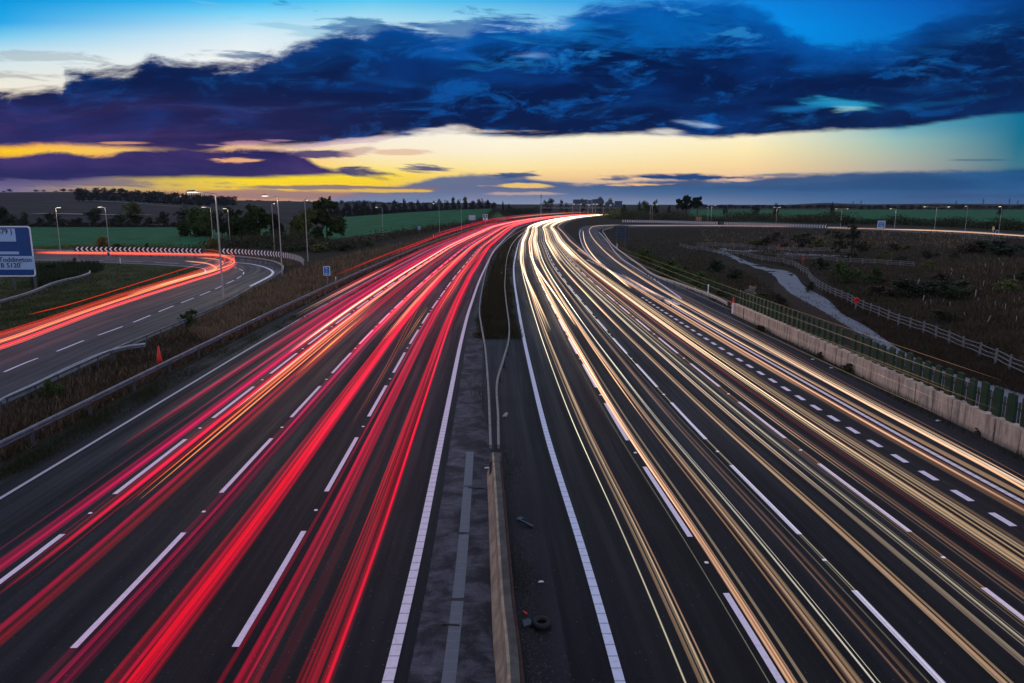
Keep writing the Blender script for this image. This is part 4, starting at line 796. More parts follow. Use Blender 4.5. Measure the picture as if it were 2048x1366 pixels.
# road studs in the gaps of the lane lines
sm_ = MB().add([(-.06,-.05,0),(.06,-.05,0),(.06,.05,0),(-.06,.05,0),(-.04,-.03,.025),(.04,-.03,.025),(.04,.03,.025),(-.04,.03,.025)], [(0,1,5,4),(1,2,6,5),(2,3,7,6),(3,0,4,7),(4,5,6,7)]).mesh('road_stud', mat('stud_reflector', (.75,.75,.82), .3))
for side, offs, y0, nm in (('L', (-3.63,-7.26,-10.89), 13.05, 'red-streaked'), ('R', (3.36,6.72,10.16), 18.3-9, 'white-streaked')):
    for oi_, off in enumerate(offs):
        for k in range(9):
            y = y0 + 9 * k; p = ref(side, y, off); o = link('road_stud', sm_); o.location = (p[0], p[1], .02); s_ = .72 + .010 * y; o.scale = (s_, s_, s_)
            tag(o, 'reflective stud in gaps of the %s lane line from the reserve, %s carriageway' % (('first','second','third')[oi_], nm), 'road stud', 'road studs on the lane lines')
# tree guards on the right bank
g_t = MB().tube([(0,0,-.1),(0,0,.85)], .055, 7).mesh('tree_guard', mat('pale_tree_guard', (.26,.25,.24), .7)); k = 0
rt = random.Random(8)
tg = [(1808,572),(1815,564),(1835,568),(1838,562),(1858,585),(1860,580),(1868,564),(1875,550),(1885,560),(1895,575),(1900,548),(1905,540),(1928,560),(1935,585),(1940,575),(1950,590),(1955,600),(1965,570),(1974,595),(1985,580),(1990,610),(1997,565),(2003,545),(2005,530),(2010,615),(2020,580),(2032,640),(2040,600),(1850,608),(1900,610),(1960,525),(1970,530),(1975,640),(1930,628),(1917,592),(1862,605),(1845,600),(1885,600),(1998,520),(2030,560)]
for (x, y) in tg:
    b = hit(x, y + 5); o = link('tree_guard', g_t); o.location = b; s_ = rt.uniform(.5, 1.1); o.scale = (s_, s_, s_ * 1.05); o.rotation_euler = (rt.uniform(-.25,.25), rt.uniform(-.3,.3), 0)
    tag(o, 'thin pale tree guard tube leaning in the scrub of the right bank', 'tree guard', 'tree guards on the right bank')
for (x, y, lb) in [(1083 - 82 + 80, 0, '')][:0]: pass
# white marker posts along slip barrier and verge
mp = MB().box(-.06,.06,-.03,.03,0,1.0).mesh('marker_post', M_white)
for x, y, lb in [(1391,577,'white marker post behind the cream slip road barrier, nearer one'),(1416,585,'white marker post close to the pale wall end'),(1234,495,'white marker post at the far end of the slip road barrier'),(241,526,'short white marker post on the inner edge of the loop road'),(672,568,'short pale marker post touching the left barrier below the small blue sign'),(867,476,'white marker post at the left barrier near the far lamps')]:
    b = P(x, y, 0); o = link('marker_post', mp); o.location = (b[0], b[1], float(TZ(b[0], b[1]))); tag(o, lb, 'marker post', 'white marker posts')
# pylons far right
def pylon(px, yt, Y, label):
    b = Q(px, 408, Y); z0 = float(TZ(b[0], Y)); h = Q(px, yt, Y)[2] - z0; root = empty('pylon', (b[0], Y, z0), label, 'pylon', 'electricity pylons on the far right horizon'); mb = MB(); r = .28
    for sx_ in (-1, 1):
        for sy_ in (-1, 1): mb.tube([(sx_*h*.10, sy_*h*.10, 0), (sx_*h*.02, sy_*h*.02, h*.98)], r, 4)
        for k in range(6): a, b2 = h*k/6, h*(k+1)/6; wa, wb = h*(.10-.08*k/6), h*(.10-.08*(k+1)/6); mb.tube([(-sx_*wa,-wa,a),(sx_*wb,-wb,b2)], r*.6, 4)
    mb.obj('tower', M_galvd, root); m2 = MB()
    for k, q in enumerate((.98, .82, .66)): m2.tube([(-h*(.17+.05*(k==1)),0,h*q),(h*(.17+.05*(k==1)),0,h*q)], r, 4)
    m2.obj('cross_arms', M_galvd, root)
for x, yt, Y, lb in [(1912,401,1900,'widest pylon, left of the thin dark column'),(1966,397.5,1900,'pylon between the widest pylon and the tallest'),(2018,397,1900,'tallest pylon, at the right end of the horizon'),(2035,400.5,2100,'smaller pylon at the extreme right of the horizon'),(1706,402,2300,'faint pylon behind the twin-arm lamp near the dark tree'),(1722,401.5,2300,'faint pylon right of the fir-shaped tree')]: pylon(x, yt, Y, lb)
# ------------------------------------------------------------------ vegetation
rng = np.random.default_rng(11)
def leaf_quads(cen, size, m, name, flat=.0):
    n = len(cen); a = rng.normal(size=(n, 3)); a /= np.linalg.norm(a, axis=1)[:, None]; b = rng.normal(size=(n, 3)); b -= (b * a).sum(1)[:, None] * a; b /= np.linalg.norm(b, axis=1)[:, None]
    s = size * rng.uniform(.5, 1.3, (n, 1)); a = a * s; b = b * s * .6
    v = np.stack([cen - a, cen + b, cen + a * 1.1, cen - b], 1).reshape(-1, 3); f = np.arange(4 * n).reshape(n, 4); return npmesh(name, v, f, m, 4)
def clumps(n, shape, k, spread, hollow=.35):            # leaf centres in clumps spread through a volume given by shape(u)
    c = []; ph_ = rng.uniform(0, 6.28, 2)
    while len(c) < n:
        p = rng.uniform(-1, 1, 3); d = np.linalg.norm(p)
        if d < 1 and d > hollow:
            th = math.atan2(p[1], p[0]); p = p * (.84 + .20 * math.sin(3.1 * th + ph_[0] + 2.3 * p[2]) + .16 * math.sin(6.3 * p[2] + 2.2 * th + ph_[1])); c.append(shape(p))
    c = np.array(c); w_ = np.repeat(c, k, 0); off = rng.normal(size=w_.shape); off /= np.linalg.norm(off, axis=1)[:, None]
    return w_ + off * (rng.uniform(0, 1, (len(w_), 1)) ** .5) * np.repeat(spread * rng.uniform(.6, 1.4, (n, 1)), k, 0)
def branch_mesh(name, top, spread, n, r, m, lean=(0, 0), seed=1, fine=0):
    q = random.Random(seed); mb = MB(); mb.tube([(0,0,-.02), (lean[0]*.3, lean[1]*.3, top*.35), (lean[0], lean[1], top)], [r, r*.75, r*.3], 7)
    for i in range(n):
        h = top * q.uniform(.25, .95); a = q.uniform(0, 2*PI); L = spread * q.uniform(.5, 1.); x0_ = Vector((lean[0]*h/top, lean[1]*h/top, h)); d = Vector((math.cos(a), math.sin(a), q.uniform(.2, .9)))
        p1 = x0_ + d * L * .5; p2 = p1 + (d + Vector((q.uniform(-.4,.4), q.uniform(-.4,.4), q.uniform(0,.4)))) * L * .5; mb.tube([x0_, p1, p2], [r*.35, r*.22, r*.08], 5)
        for j in range(fine):
            e = p1.lerp(p2, q.random()); dd = Vector((q.uniform(-1,1), q.uniform(-1,1), q.uniform(-.2,1))) * L * .4; mb.tube([e, e + dd * .5, e + dd], [r*.08, r*.05, r*.02], 4)
    return mb.mesh(name, m)
def ell(cx, cy, cz, rx, ry, rz): return lambda p: (cx + p[0]*rx, cy + p[1]*ry, cz + p[2]*rz)
def proto(kind, i):
    if kind == 'round':
        pts = np.concatenate([clumps(34, ell(0,0,.52,.38,.38,.40), 34, .10), clumps(10, ell(.15-.1*i,0,.75,.22,.2,.16), 30, .09), clumps(8, ell(-.25+.1*i,0,.40,.2,.2,.14), 26, .08)])
    elif kind == 'oak': pts = np.concatenate([clumps(9, ell(q, 0, z, .17, .2, .12), 34, .085) for q, z in [(-.3,.5),(-.12,.72),(.12,.80),(.3,.62),(.05,.5),(.33,.4),(-.2,.36)]])
    elif kind == 'bush': pts = np.concatenate([clumps(30, ell(0,0,.40,.42,.42,.40), 34, .13, .2), clumps(10, ell(.2-.2*i,0,.70,.22,.22,.2), 28, .1)])
    elif kind == 'fir':
        z = rng.uniform(.05, 1, 1300); r = (1 - z) * .42 * (.55 + .45 * np.abs(np.sin(z * 34))); a = rng.uniform(0, 2*PI, 1300); r = r * rng.uniform(.3, 1, 1300); pts = np.stack([r*np.cos(a), r*np.sin(a), z], 1)
    pts[:, 2] = np.clip(pts[:, 2], .01, 2)
    return pts
def mk(kind, i, m): return leaf_quads(proto(kind, i), {'round':.030,'oak':.030,'bush':.040,'fir':.035}[kind], m, 'crown')
PR = {}
for kind in ('round', 'oak', 'bush', 'fir'):
    for i in range(3 if kind != 'fir' else 2): PR[kind, i] = proto(kind, i) if kind != 'round' or i else proto(kind, i)
TRUNK = [branch_mesh('trunk', .62, .30, 7, .022, M_bark, seed=k) for k in range(3)]; STEM = [branch_mesh('stem', .45, .30, 5, .014, M_bark, seed=k + 9) for k in range(3)]
MC = {}
def crown_mesh(kind, i, m):
    if (kind, i, m.name) not in MC: MC[kind, i, m.name] = leaf_quads(PR[kind, i], {'round':.030,'oak':.032,'bush':.042,'fir':.035}[kind], m, 'crown')
    return MC[kind, i, m.name]
tr_ = random.Random(21)
def plant(px, yb, yt, wpx, kind, m, label, cat_, name, group=None, Y=None):
    if Y: b = Q(px, yb, Y); b = (b[0], b[1], float(TZ(b[0], b[1])))
    else: b = hit(px, yb); Y = b[1]
    h = Q(px, yt, Y)[2] - b[2]; w_ = abs(Q(px + wpx / 2, yb, Y)[0] - Q(px - wpx / 2, yb, Y)[0]); i = tr_.randrange(2 if kind == 'fir' else 3)
    root = empty(name, (b[0], b[1], b[2] - .05), label, cat_, group, tr_.uniform(0, 6.28)); link('crown' if kind != 'bush' else 'foliage', crown_mesh(kind, i, m), root); link('trunk' if kind != 'bush' else 'stem', (TRUNK if kind != 'bush' else STEM)[tr_.randrange(3)], root)
    k = {'round':.86,'oak':.92,'bush':1.0,'fir':.8}[kind]; root.scale = (w_ / k, w_ / k, h / (1.0 if kind != 'bush' else .95)); return root
# hill crest, far left
for px, yt, w_ in [(8,381,10),(20,377,12),(72,378.5,13),(88,379,10),(112,381,12),(127,376.5,18),(143,378,14)]:
    plant(px, 386, yt, w_, 'round', F_far, 'small tree on the bare hill crest at far left', 'tree', 'crest_tree', 'trees on the far left hill crest', Y=1480)
gW = 'trees of the wood on the left hill'
for k in range(150):
    row = k % 4; t_ = (k // 4) / 37; px = 152 + 315 * t_ + tr_.uniform(-4, 4) + row * 2; cr = float(np.interp(px, [150,165,200,250,290,380,440,465], [386,385,384,386,390,396,400,402])); yb = cr + 2 + row * 5.5 * float(np.interp(px, [150, 200, 400, 470], [1, 1, .8, .5]))
    plant(px, yb, yb - tr_.uniform(8, 13) * (1. if row else 1.0), tr_.uniform(12, 22), 'round', F_far, 'broad tree in the dark wood on the left hill', 'tree', 'wood_tree', gW)
for k in range(44):
    px = 285 + 3.9 * k + tr_.uniform(-1.5, 1.5); base = float(np.interp(px, [280,330,400,430,460], [386,388,391,396,401])); plant(px, base + 3.5, base - tr_.uniform(3, 8), tr_.uniform(3.5, 5.5), 'fir', F_far, 'small conifer on the hill skyline under the yellow sky', 'tree', 'conifer', 'conifers on the hill skyline')
plant(161, 398, 374, 22, 'round', F_far, 'tall dark tree at the left end of the hill wood', 'tree', 'wood_tree')
# far ridge behind the bend and behind the green hillside
for k in range(70):
    px = 455 + 8.2 * k + tr_.uniform(-3, 3); top = float(np.interp(px, [455,560,640,700,780,900,1000,1030], [400,401,402,401,403,407,411,411])) + tr_.uniform(-2, 2)
    plant(px, top + 10, top, tr_.uniform(12, 18), 'round', F_far, 'tree in the even dark belt along the far ridge', 'tree', 'ridge_tree', 'trees of the far ridge belt', Y=1400 + tr_.uniform(-40, 40))
for px, yt, w_, kd in [(695,401,20,'round'),(712,399,22,'round'),(730,398,26,'round'),(750,400,20,'round'),(768,403,18,'round'),(788,397,12,'oak'),(809,395.5,12,'oak'),(800,404,18,'round'),(825,402,18,'round'),(837,397,10,'oak'),(850,402,16,'round'),(868,400,16,'round'),(880,395,12,'oak'),(893,398,14,'round'),(906,391.5,14,'oak'),(918,396,12,'round'),(930,391,18,'oak'),(945,398,16,'round'),(960,395.5,20,'round'),(975,397,18,'round'),(988,402,16,'round'),(1006,401,8,'oak'),(1018,404,6,'round')]:
    plant(px, 415, yt, w_, kd, F_far, 'dark tree of the belt behind the green hillside field', 'tree', 'belt_tree', 'tree belt behind the green hillside field', Y=690 + tr_.uniform(-25, 25))
for k in range(26):
    plant(660 + 13 * k, 418, 409 + tr_.uniform(-2, 1), 18, 'bush', F_far, 'low dark bush in the hedge behind the green hillside', 'bush', 'hedge_bush', 'hedge behind the green hillside field', Y=610)
# trees and hedges beyond the flat green field
for px, yb, yt, w_, m_, lb in [(8,456,412,34,F_dark,'dark round tree at the left edge above the direction sign'),(52,457,424,14,F_dark,'narrow dark tree just right of the direction sign top'),(108,457,425,36,F_dark,'round dark bush-like tree at the left field edge'),(190,430,412,32,F_dark,'round tree high in the brown field behind the second lamp'),
    (267,446,401,44,F_olive,'pale olive round tree above the flat green field'),(244,458,428,26,F_dark,'dark tree left of the pale olive tree foot'),(272,458,428,28,F_dark,'dark tree right of the pale olive tree foot'),(298,457,436,16,F_dark,'small dark tree between the olive tree and the next'),(329,457,423,26,F_dark,'dark round tree midway between olive tree and big trees'),
    (372,460,418,38,F_dark,'dark tree at the left end of the big tree group'),(392,475,410,44,F_mid,'green tree above the straw bank at the field corner'),(420,478,412,40,F_mid,'green tree behind the tallest nearest lamp'),(445,480,420,34,F_dark,'dark tree right of the tallest nearest lamp'),(28,456,432,18,F_dark,'low dark tree behind the sign at far left'),(725,432,412,20,F_dark,'round dark tree standing alone behind the green hillside edge'),(748,431,417,12,F_dark,'small round tree right of the lone dark tree')]:
    yt -= 3 if yb > 440 else 0; w_ *= 1.25
    plant(px, yb, yt, w_, 'round', m_, lb, 'tree', 'broadleaf_tree', None, Y={True: 350, False: None}[yb < 461] if px != 725 and px != 748 else 560)
for k in range(46): plant(2 + 9.6 * k, 458, 447 + tr_.uniform(-4, 3), 16, 'bush', F_dark, 'dark bush in the hedge at the top of the flat green field', 'bush', 'hedge_bush', 'hedge at the top of the flat green field', Y=338)
for k in range(26): plant(6 + 17 * k + tr_.uniform(-7, 7), 458, 438 + tr_.uniform(-7, 7), tr_.uniform(14, 30), 'round', F_dark, 'dark tree standing in the hedge behind the flat green field', 'tree', 'hedge_tree', 'trees in the hedge behind the flat green field', Y=344)
for k in range(30): plant(20 + 13 * k, 430, 426 + tr_.uniform(-3, 1), tr_.uniform(8, 16), 'bush', F_dark, 'small bush on a field boundary across the brown fields', 'bush', 'hedge_bush', 'bushes across the brown fields', Y=520 + tr_.uniform(-8, 8))
# detailed tree groups near the bend
def lobes(name, px0, yb, lob, m, label, n_leaf, size, Y=None, stems=1, dens=None, br=8):
    b = hit(px0, yb) if not Y else (lambda q: (q[0], q[1], float(TZ(q[0], q[1]))))(Q(px0, yb, Y)); Y = b[1]
    root = empty(name, b, label, 'tree'); pts = []; tot = sum(l[2] * l[3] for l in lob)
    for (x, y, rx, ry) in [l[:4] for l in lob]:
        c0 = Q(x, y, Y); n = max(3, int(n_leaf * 1.7 * rx * ry / tot / 26 / 5))
        for q_ in range(5):
          an = rng.uniform(0, 6.28); rr_ = rng.uniform(.25, .85) if q_ else 0; c = (c0[0] + math.cos(an) * rr_ * rx * Y / 1454, 0, c0[2] + math.sin(an) * rr_ * ry * Y / 1483); sx_ = rx * Y / 1454 * rng.uniform(.35, .62); sz_ = ry * Y / 1483 * rng.uniform(.35, .6)
          pts.append(clumps(n, ell(c[0] - b[0], rng.uniform(-.9, .9) * sx_, c[2] - b[2], sx_, sx_ * .9, sz_), 26, min(sx_, sz_) * .38, .2))
    pts = np.concatenate(pts); pts[:, 2] = np.clip(pts[:, 2], .1, 99)
    mm = m if isinstance(m, list) else [m]
    parts_ = np.array_split(pts[rng.permutation(len(pts))], len(mm))
    for q, m_ in zip(parts_, mm): link('crown', leaf_quads(q, size, m_, 'crown'), root)
    top = max(Q(l[0], l[1], Y)[2] for l in lob) - b[2]
    link('trunk', branch_mesh('trunk', top, top * .35, br, top * .022, M_bark, seed=int(px0), fine=2), root); return root
lobes('broadleaf_tree', 655, 492, [(648,402,27,15),(668,412,14,9),(640,425,30,22),(655,445,32,24),(664,458,11,14),(640,470,24,18)], [F_dark, F_mid], 'big irregular tree standing highest against the yellow sky', 15000, .26, Y=212, br=14)
lobes('broadleaf_tree', 612, 492, [(596,448,18,30),(615,440,20,26),(608,470,24,20),(590,470,14,18)], [F_mid, F_olive], 'olive green tree behind the bare lamp column, left of the big irregular tree', 8000, .26, Y=206)
lobes('broadleaf_tree', 505, 486, [(508,425,28,14),(490,445,30,24),(525,445,26,24),(505,465,40,18)], [F_dark, F_mid], 'wide dark round tree between the two tall lamps', 11000, .27, Y=222)
lobes('broadleaf_tree', 548, 486, [(552,440,16,16),(560,462,18,20),(545,470,14,14)], [F_dark], 'dark tree directly behind the second tall lamp', 5000, .26, Y=216)
lobes('broadleaf_tree', 470, 486, [(468,432,20,16),(460,455,22,24),(475,470,20,16)], [F_dark, F_mid], 'dark tree joining the lamp-side group, left of the wide round one', 6500, .26, Y=226)
lobes('broadleaf_tree', 403, 478, [(398,425,22,16),(385,448,26,24),(412,455,22,22),(400,468,26,12)], [F_dark, F_mid], 'dense dark tree at the field corner left of the tallest near lamp', 8000, .28, Y=236)
# scrub and hedges along the left verge
def hedge(name, pts_px, ht, wd, m, label, n, size, zoff=0, cat_='hedge'):
    p = cat([hit(x, y) for x, y in pts_px], 8); L = [0]
    for a, b in zip(p, p[1:]): L.append(L[-1] + math.dist(a, b))
    s = rng.uniform(0, L[-1], n); x = np.interp(s, L, [q[0] for q in p]); y = np.interp(s, L, [q[1] for q in p]); ph = rng.uniform(0, 6, 3)
    hh = ht * (.62 + .22 * np.sin(s * .9 / ht + ph[0]) + .16 * np.sin(s * 2.3 / ht + ph[1])); r = rng.normal(0, .4, n); k = rng.integers(0, 9999, n)
    z = np.abs(rng.beta(1.4, 1.5, n)) * hh * np.clip(1 - r * r * .5, .2, 1); c = np.stack([x + rng.normal(0, wd * .3, n), y + rng.normal(0, wd * .45, n), TZ(x, y) + z], 1)
    o = link(name, leaf_quads(c, size, m, name)); return tag(o, label, cat_, None, 'stuff')
hedge('verge_scrub', [(690,497),(760,482),(830,468),(900,455),(970,441),(1020,430)], 3.6, 4, F_scrub, 'dark scrub along the foot of the green hillside field', 16000, .24, cat_='scrub')
hedge('verge_scrub', [(450,498),(540,494),(610,499),(690,496)], 4.6, 12, F_scrub, 'mixed scrub behind the curved chevron board and lamp columns', 22000, .2, cat_='scrub')
hedge('verge_scrub', [(66,499),(200,497),(330,498),(440,499)], 1.6, 3, F_olive, 'low rough growth behind the long left chevron board', 6000, .14, cat_='scrub')
hedge('far_scrub', [(1010,428),(1040,427),(1075,427)], 9, 20, F_dark, 'dark scrub left of the camera mast', 7000, .6, cat_='scrub')
hedge('bank_scrub', [(1250,438),(1330,442),(1420,443),(1520,443),(1620,445),(1700,447)], 7.5, 14, F_scrub, 'broad dark scrub bank behind the right chevron board', 26000, .42, cat_='scrub')
hedge('bank_scrub', [(1700,448),(1780,449),(1870,452),(1960,456),(2060,462)], 5.5, 8, F_dark, 'dark hedge beyond the lit slip road at far right', 14000, .38, cat_='scrub')
hedge('bank_scrub', [(1228,437),(1238,436),(1250,436)], 9, 16, F_olive, 'olive bushes just right of the gantry', 6000, .45, cat_='scrub')
for px, yb, yt, w_, m_, kd, lb in [(1248,434,404,16,F_mid,'bush','green bush at the right end of the gantry'),(1278,433,398,10,F_mid,'round','narrow green tree left of the twin crowns right of the gantry'),(1290,434,397,26,F_mid,'round','round green tree, left of the twin crowns right of the gantry'),(1310,434,397,18,F_dark,'round','darker round tree, right of the twin crowns'),
    (1337,432,407,12,F_dark,'bush','small pointed bush between the twin crowns and the big oaks'),(1100,424,393,24,F_dark,'round','round tree just right of the camera mast'),(1090,424,398,14,F_dark,'round','small tree touching the camera mast'),(1123,424,397,12,F_far,'oak','thin tree above the lattice of the gantry'),(1133,424,402,10,F_far,'round','last small tree above the lattice of the gantry'),
    (1165,416,394,20,F_dark,'round','dark tree behind the left gantry signs'),(1200,416,390,28,F_dark,'round','larger dark tree behind the middle gantry signs'),(1219,416,394,20,F_mid,'round','lighter green tree behind the right gantry signs'),(1663,436,404,17,F_dark,'fir','dark fir-shaped tree above the right green field'),
    (1450,424,408,10,F_far,'oak','tiny tree on the horizon right of the big oaks'),(1552,424,404,16,F_far,'round','round tree on the horizon behind a twin-arm lamp'),(1510,424,407,22,F_far,'round','flat dark tree clump on the horizon, centre right'),(2000,424,406,12,F_far,'round','dark tree on the horizon at the far right')]:
    plant(px, yb, yt, w_, kd, m_, lb, 'tree' if kd != 'bush' else 'bush', {'bush':'bush','fir':'conifer'}.get(kd, 'broadleaf_tree'), None, Y=560 if px > 1240 else 760)
lobes('oak_tree', 1372, 432, [(1372,396,16,6),(1362,404,12,6),(1380,403,12,8),(1370,412,18,8)], [F_dark], 'left of two large dark oaks on the right horizon', 4500, .7, Y=520)
lobes('oak_tree', 1394, 432, [(1394,397,10,5),(1398,406,8,9),(1388,410,10,8)], [F_dark], 'right of two large dark oaks on the right horizon', 3000, .7, Y=520)
for k in range(52):
    px = 1410 + 12.6 * k + tr_.uniform(-4, 4); plant(px, 418, 410 + tr_.uniform(-2.5, 1), tr_.uniform(14, 24), 'round', F_far, 'dark tree in the low belt along the right horizon', 'tree', 'belt_tree', 'tree belt along the right horizon', Y=1250 + tr_.uniform(-60, 60))
for k in range(22):
    px = 1720 + 15 * k + tr_.uniform(-4, 4); plant(px, 424, 416 + tr_.uniform(-2, 1), tr_.uniform(16, 24), 'bush', F_dark, 'dark bush on the top edge of the right green field', 'bush', 'hedge_bush', 'hedge at the top of the right green field', Y=1120)
# dark leaning tree and shrubs in the hollow
lobes('hawthorn_tree', 1702, 525, [(1690,448,26,14),(1672,470,20,18),(1708,470,26,18),(1690,495,30,16),(1722,492,20,14),(1700,512,26,10)], [F_scrub, F_dark], 'dark sparse leaning tree standing in front of the right slip road', 3600, .17, Y=170, br=26)
bush_g = [(1690,568,518,66,F_mid,'wide green bush below the dark leaning tree'),(1742,572,532,50,F_mid,'green bush right of the wide one below the leaning tree'),(1500,598,568,30,F_pale,'pale feathery bush left of the bend in the path'),(1520,606,580,34,F_mid,'small green bush touching the pale feathery one'),
    (205,500,470,40,F_aut,'rust coloured bush behind the long left chevron board'),(236,500,484,26,F_mid,'low green bush right of the rust coloured one'),(428,500,474,34,F_aut,'orange-green bush in the gap between the chevron boards'),(294,500,483,10,F_mid,'small upright shrub behind the long left chevron board'),
    (148,537,513,16,F_dark,'dark pointed shrub on the grass right of the direction sign'),(100,545,525,36,F_dark,'dark low scrub bush behind the sign legs'),(378,655,612,40,F_mid,'green bush in the verge below the loop road barrier'),(107,800,752,50,F_mid,'ragged green bush on the near barrier at left'),(585,503,484,40,F_mid,'green bush behind the curved board near its lamp columns'),(640,504,482,44,F_olive,'olive bush at the foot of the big irregular tree'),(690,502,486,40,F_dark,'dark bush right of the big irregular tree foot'),(735,492,476,36,F_mid,'green bush in the scrub below the green hillside'),(496,512,500,20,F_dark,'dark bush overlapping the end of the curved chevron board'),(462,510,497,14,F_mid,'small green bush in front of the second chevron board'),
    (1620,585,560,24,F_scrub,'brown bush on the path side just past the fence start'),(1560,610,585,26,F_scrub,'dark bush beside the brown board fence top'),(1440,600,575,40,F_dark,'dark green bush on the slope behind the cream barrier, nearer'),(1395,580,540,60,F_mid,'dark green bush on the slope behind the cream barrier, middle'),(1340,555,515,70,F_mid,'dark green bush on the slope behind the cream barrier, farther'),(1290,530,490,50,F_mid,'green bush on the slope right of the big grey sign back'),(1470,560,535,40,F_dark,'dark bush left of the path in the hollow'),(1430,545,515,44,F_dark,'dark bush on the hollow floor near the narrow path end'),
    (1950,505,478,80,F_dark,'dark scrub clump at the top of the right bank, left'),(2010,512,478,90,F_dark,'dark scrub clump at the top of the right bank, right'),(1860,515,498,50,F_scrub,'brown bush halfway up the right bank'),(1642,540,512,36,F_dark,'dark bush at the left foot of the leaning tree')]
for px, yb, yt, w_, m_, lb in bush_g: plant(px, yb, yt, w_, 'bush', m_, lb, 'bush', 'bush')
gB = 'scrub bushes on the right bank'
for k in range(46):
    px = tr_.uniform(1500, 2045); yt0 = float(np.interp(px, [1500, 1700, 2048], [500, 580, 700])); yb0 = tr_.uniform(float(np.interp(px, [1500, 1700, 2048], [478, 486, 505])), yt0)
    if px < 1720 and yb0 > 500: continue
    w0 = tr_.uniform(20, 64) * (yb0 - 400) / 130; plant(px, yb0, yb0 - w0 * tr_.uniform(.3, .6), w0, 'bush', (F_scrub, F_dark, F_dry2, F_olive)[tr_.randrange(4)], 'low scrub bush in the rough growth of the right bank', 'bush', 'scrub_bush', gB)
# ------------------------------------------------------------------ grasses
def in_poly(px, py, poly):
    c = np.zeros(len(px), bool); n = len(poly)
    for i in range(n):
        x1, y1 = poly[i]; x2, y2 = poly[(i + 1) % n]; 
        if y1 == y2: continue
        q = ((y1 > py) != (y2 > py)) & (px < (x2 - x1) * (py - y1) / (y2 - y1) + x1); c ^= q
    return c
def grass(name, poly, n, hmin, hmax, wd, m, label, zp_=0., clump=.5, ybias=1.):
    xs = [p[0] for p in poly]; ys_ = [p[1] for p in poly]; X = []; Y_ = []
    while sum(len(q) for q in X) < n:
        px = rng.uniform(min(xs), max(xs), n); py = rng.uniform(min(ys_), max(ys_), n); ok = in_poly(px, py, poly); px, py = px[ok], py[ok]
        a = (px - 1024) / FPX; b_ = (683 - py) / FPX; dx, dy, dz = a, b_ * SP + CP, b_ * CP - SP; t_ = (zp_ - HC) / dz; X.append(dx * t_); Y_.append(dy * t_)
    x = np.concatenate(X)[:n]; y = np.concatenate(Y_)[:n]
    x += rng.normal(0, .15, n); pat = .5 + .5 * np.sin(x * .9 + 2 * np.sin(y * .35)) * np.sin(y * .5 + 1.7 * np.sin(x * .6)); keep = rng.random(n) > clump * (1 - pat); x, y, pat = x[keep], y[keep], pat[keep]; n = len(x)
    z = TZ(x, y); h = (hmin + (hmax - hmin) * rng.random(n)) * (.6 + .7 * pat); w_ = wd * (.6 + .008 * y) * rng.uniform(.6, 1.4, n); a = rng.uniform(0, PI, n); lx, ly = rng.normal(0, .28, n) * h, rng.normal(0, .28, n) * h
    ca, sa = np.cos(a) * w_, np.sin(a) * w_
    v = np.stack([np.stack([x - ca, y - sa, z - .02], 1), np.stack([x + ca, y + sa, z - .02], 1), np.stack([x + lx + ca * .15, y + ly + sa * .15, z + h], 1)], 1).reshape(-1, 3)
    o = link(name, npmesh(name, v, np.arange(3 * n).reshape(n, 3), m)); return tag(o, label, 'grass', None, 'stuff')
V1 = [(400,640),(452,612),(520,580),(570,556),(612,532),(690,512),(780,492),(900,462),(1000,438),(1008,441),(960,458),(880,486),(800,515),(720,552),(640,592),(560,628),(480,668),(420,690),(385,668)]
V2 = [(0,815),(120,762),(220,716),(330,664),(452,612),(460,660),(500,664),(420,702),(300,758),(150,838),(0,920)]
V3 = [(0,945),(120,875),(260,795),(400,722),(500,672),(640,606),(760,552),(860,508),(865,516),(770,560),(640,622),(520,680),(400,742),(220,845),(60,935),(0,965)]
grass('dry_verge_grass', V1, 46000, .25, .95, .035, F_dry, 'tall dry tan grass on the verge between loop road and motorway')
grass('dry_verge_grass', V1, 14000, .3, .8, .04, F_dry2, 'brown seed-heads mixed into the dry verge')
grass('dry_verge_grass', V2, 15000, .12, .5, .022, F_dry, 'dry pale stems scattered over the near left verge', clump=.98)
grass('verge_grass', V2, 42000, .12, .42, .022, F_dry2, 'dark rough grass on the near left verge', clump=.6)
grass('verge_grass', V2, 16000, .1, .3, .02, F_grass, 'green tufts on the near left verge', clump=.95)
grass('verge_edge_grass', V3, 30000, .06, .26, .020, F_grass, 'short grass between the left barrier and the carriageway edge', clump=.7)
grass('island_grass', [(70,528),(200,526),(330,533),(398,538),(404,545),(360,562),(270,588),(170,616),(0,668),(0,560)], 42000, .06, .18, .03, F_grass, 'short green grass inside the loop road')
grass('sign_scrub', [(66,530),(190,527),(210,540),(180,546),(100,566),(66,575)], 7000, .4, 1.1, .05, F_dark, 'dark tall weeds behind the direction sign')
grass('field_edge_grass', [(66,506),(66,500),(440,502),(470,508),(600,520),(612,530),(560,532),(540,520),(470,512),(300,505)], 12000, .2, .7, .04, F_dry, 'dry grass strip between the loop barrier and chevron boards')
grass('median_grass', [(950,678),(1042,680),(1030,620),(1020,560),(1030,505),(1046,468),(1012,478),(985,512),(968,575),(962,620)], 22000, .15, .6, .02, F_grass, 'rough green and brown grass filling the central reserve')
grass('median_grass', [(955,676),(1036,678),(1026,620),(1018,560),(1024,512),(990,508),(970,575),(965,620)], 6000, .3, .8, .02, F_dry2, 'brown stalks in the central reserve grass')
grass('weed_tufts', [(938,668),(956,668),(962,740),(970,830),(950,800),(940,730)], 1500, .06, .2, .02, F_grass, 'weeds along the left foot of the median rails', clump=.9)
grass('weed_tufts', [(1003,880),(1030,890),(1034,960),(1012,1000),(1006,960)], 1800, .05, .2, .018, F_grass, 'weeds right of the concrete barrier end', clump=.9)
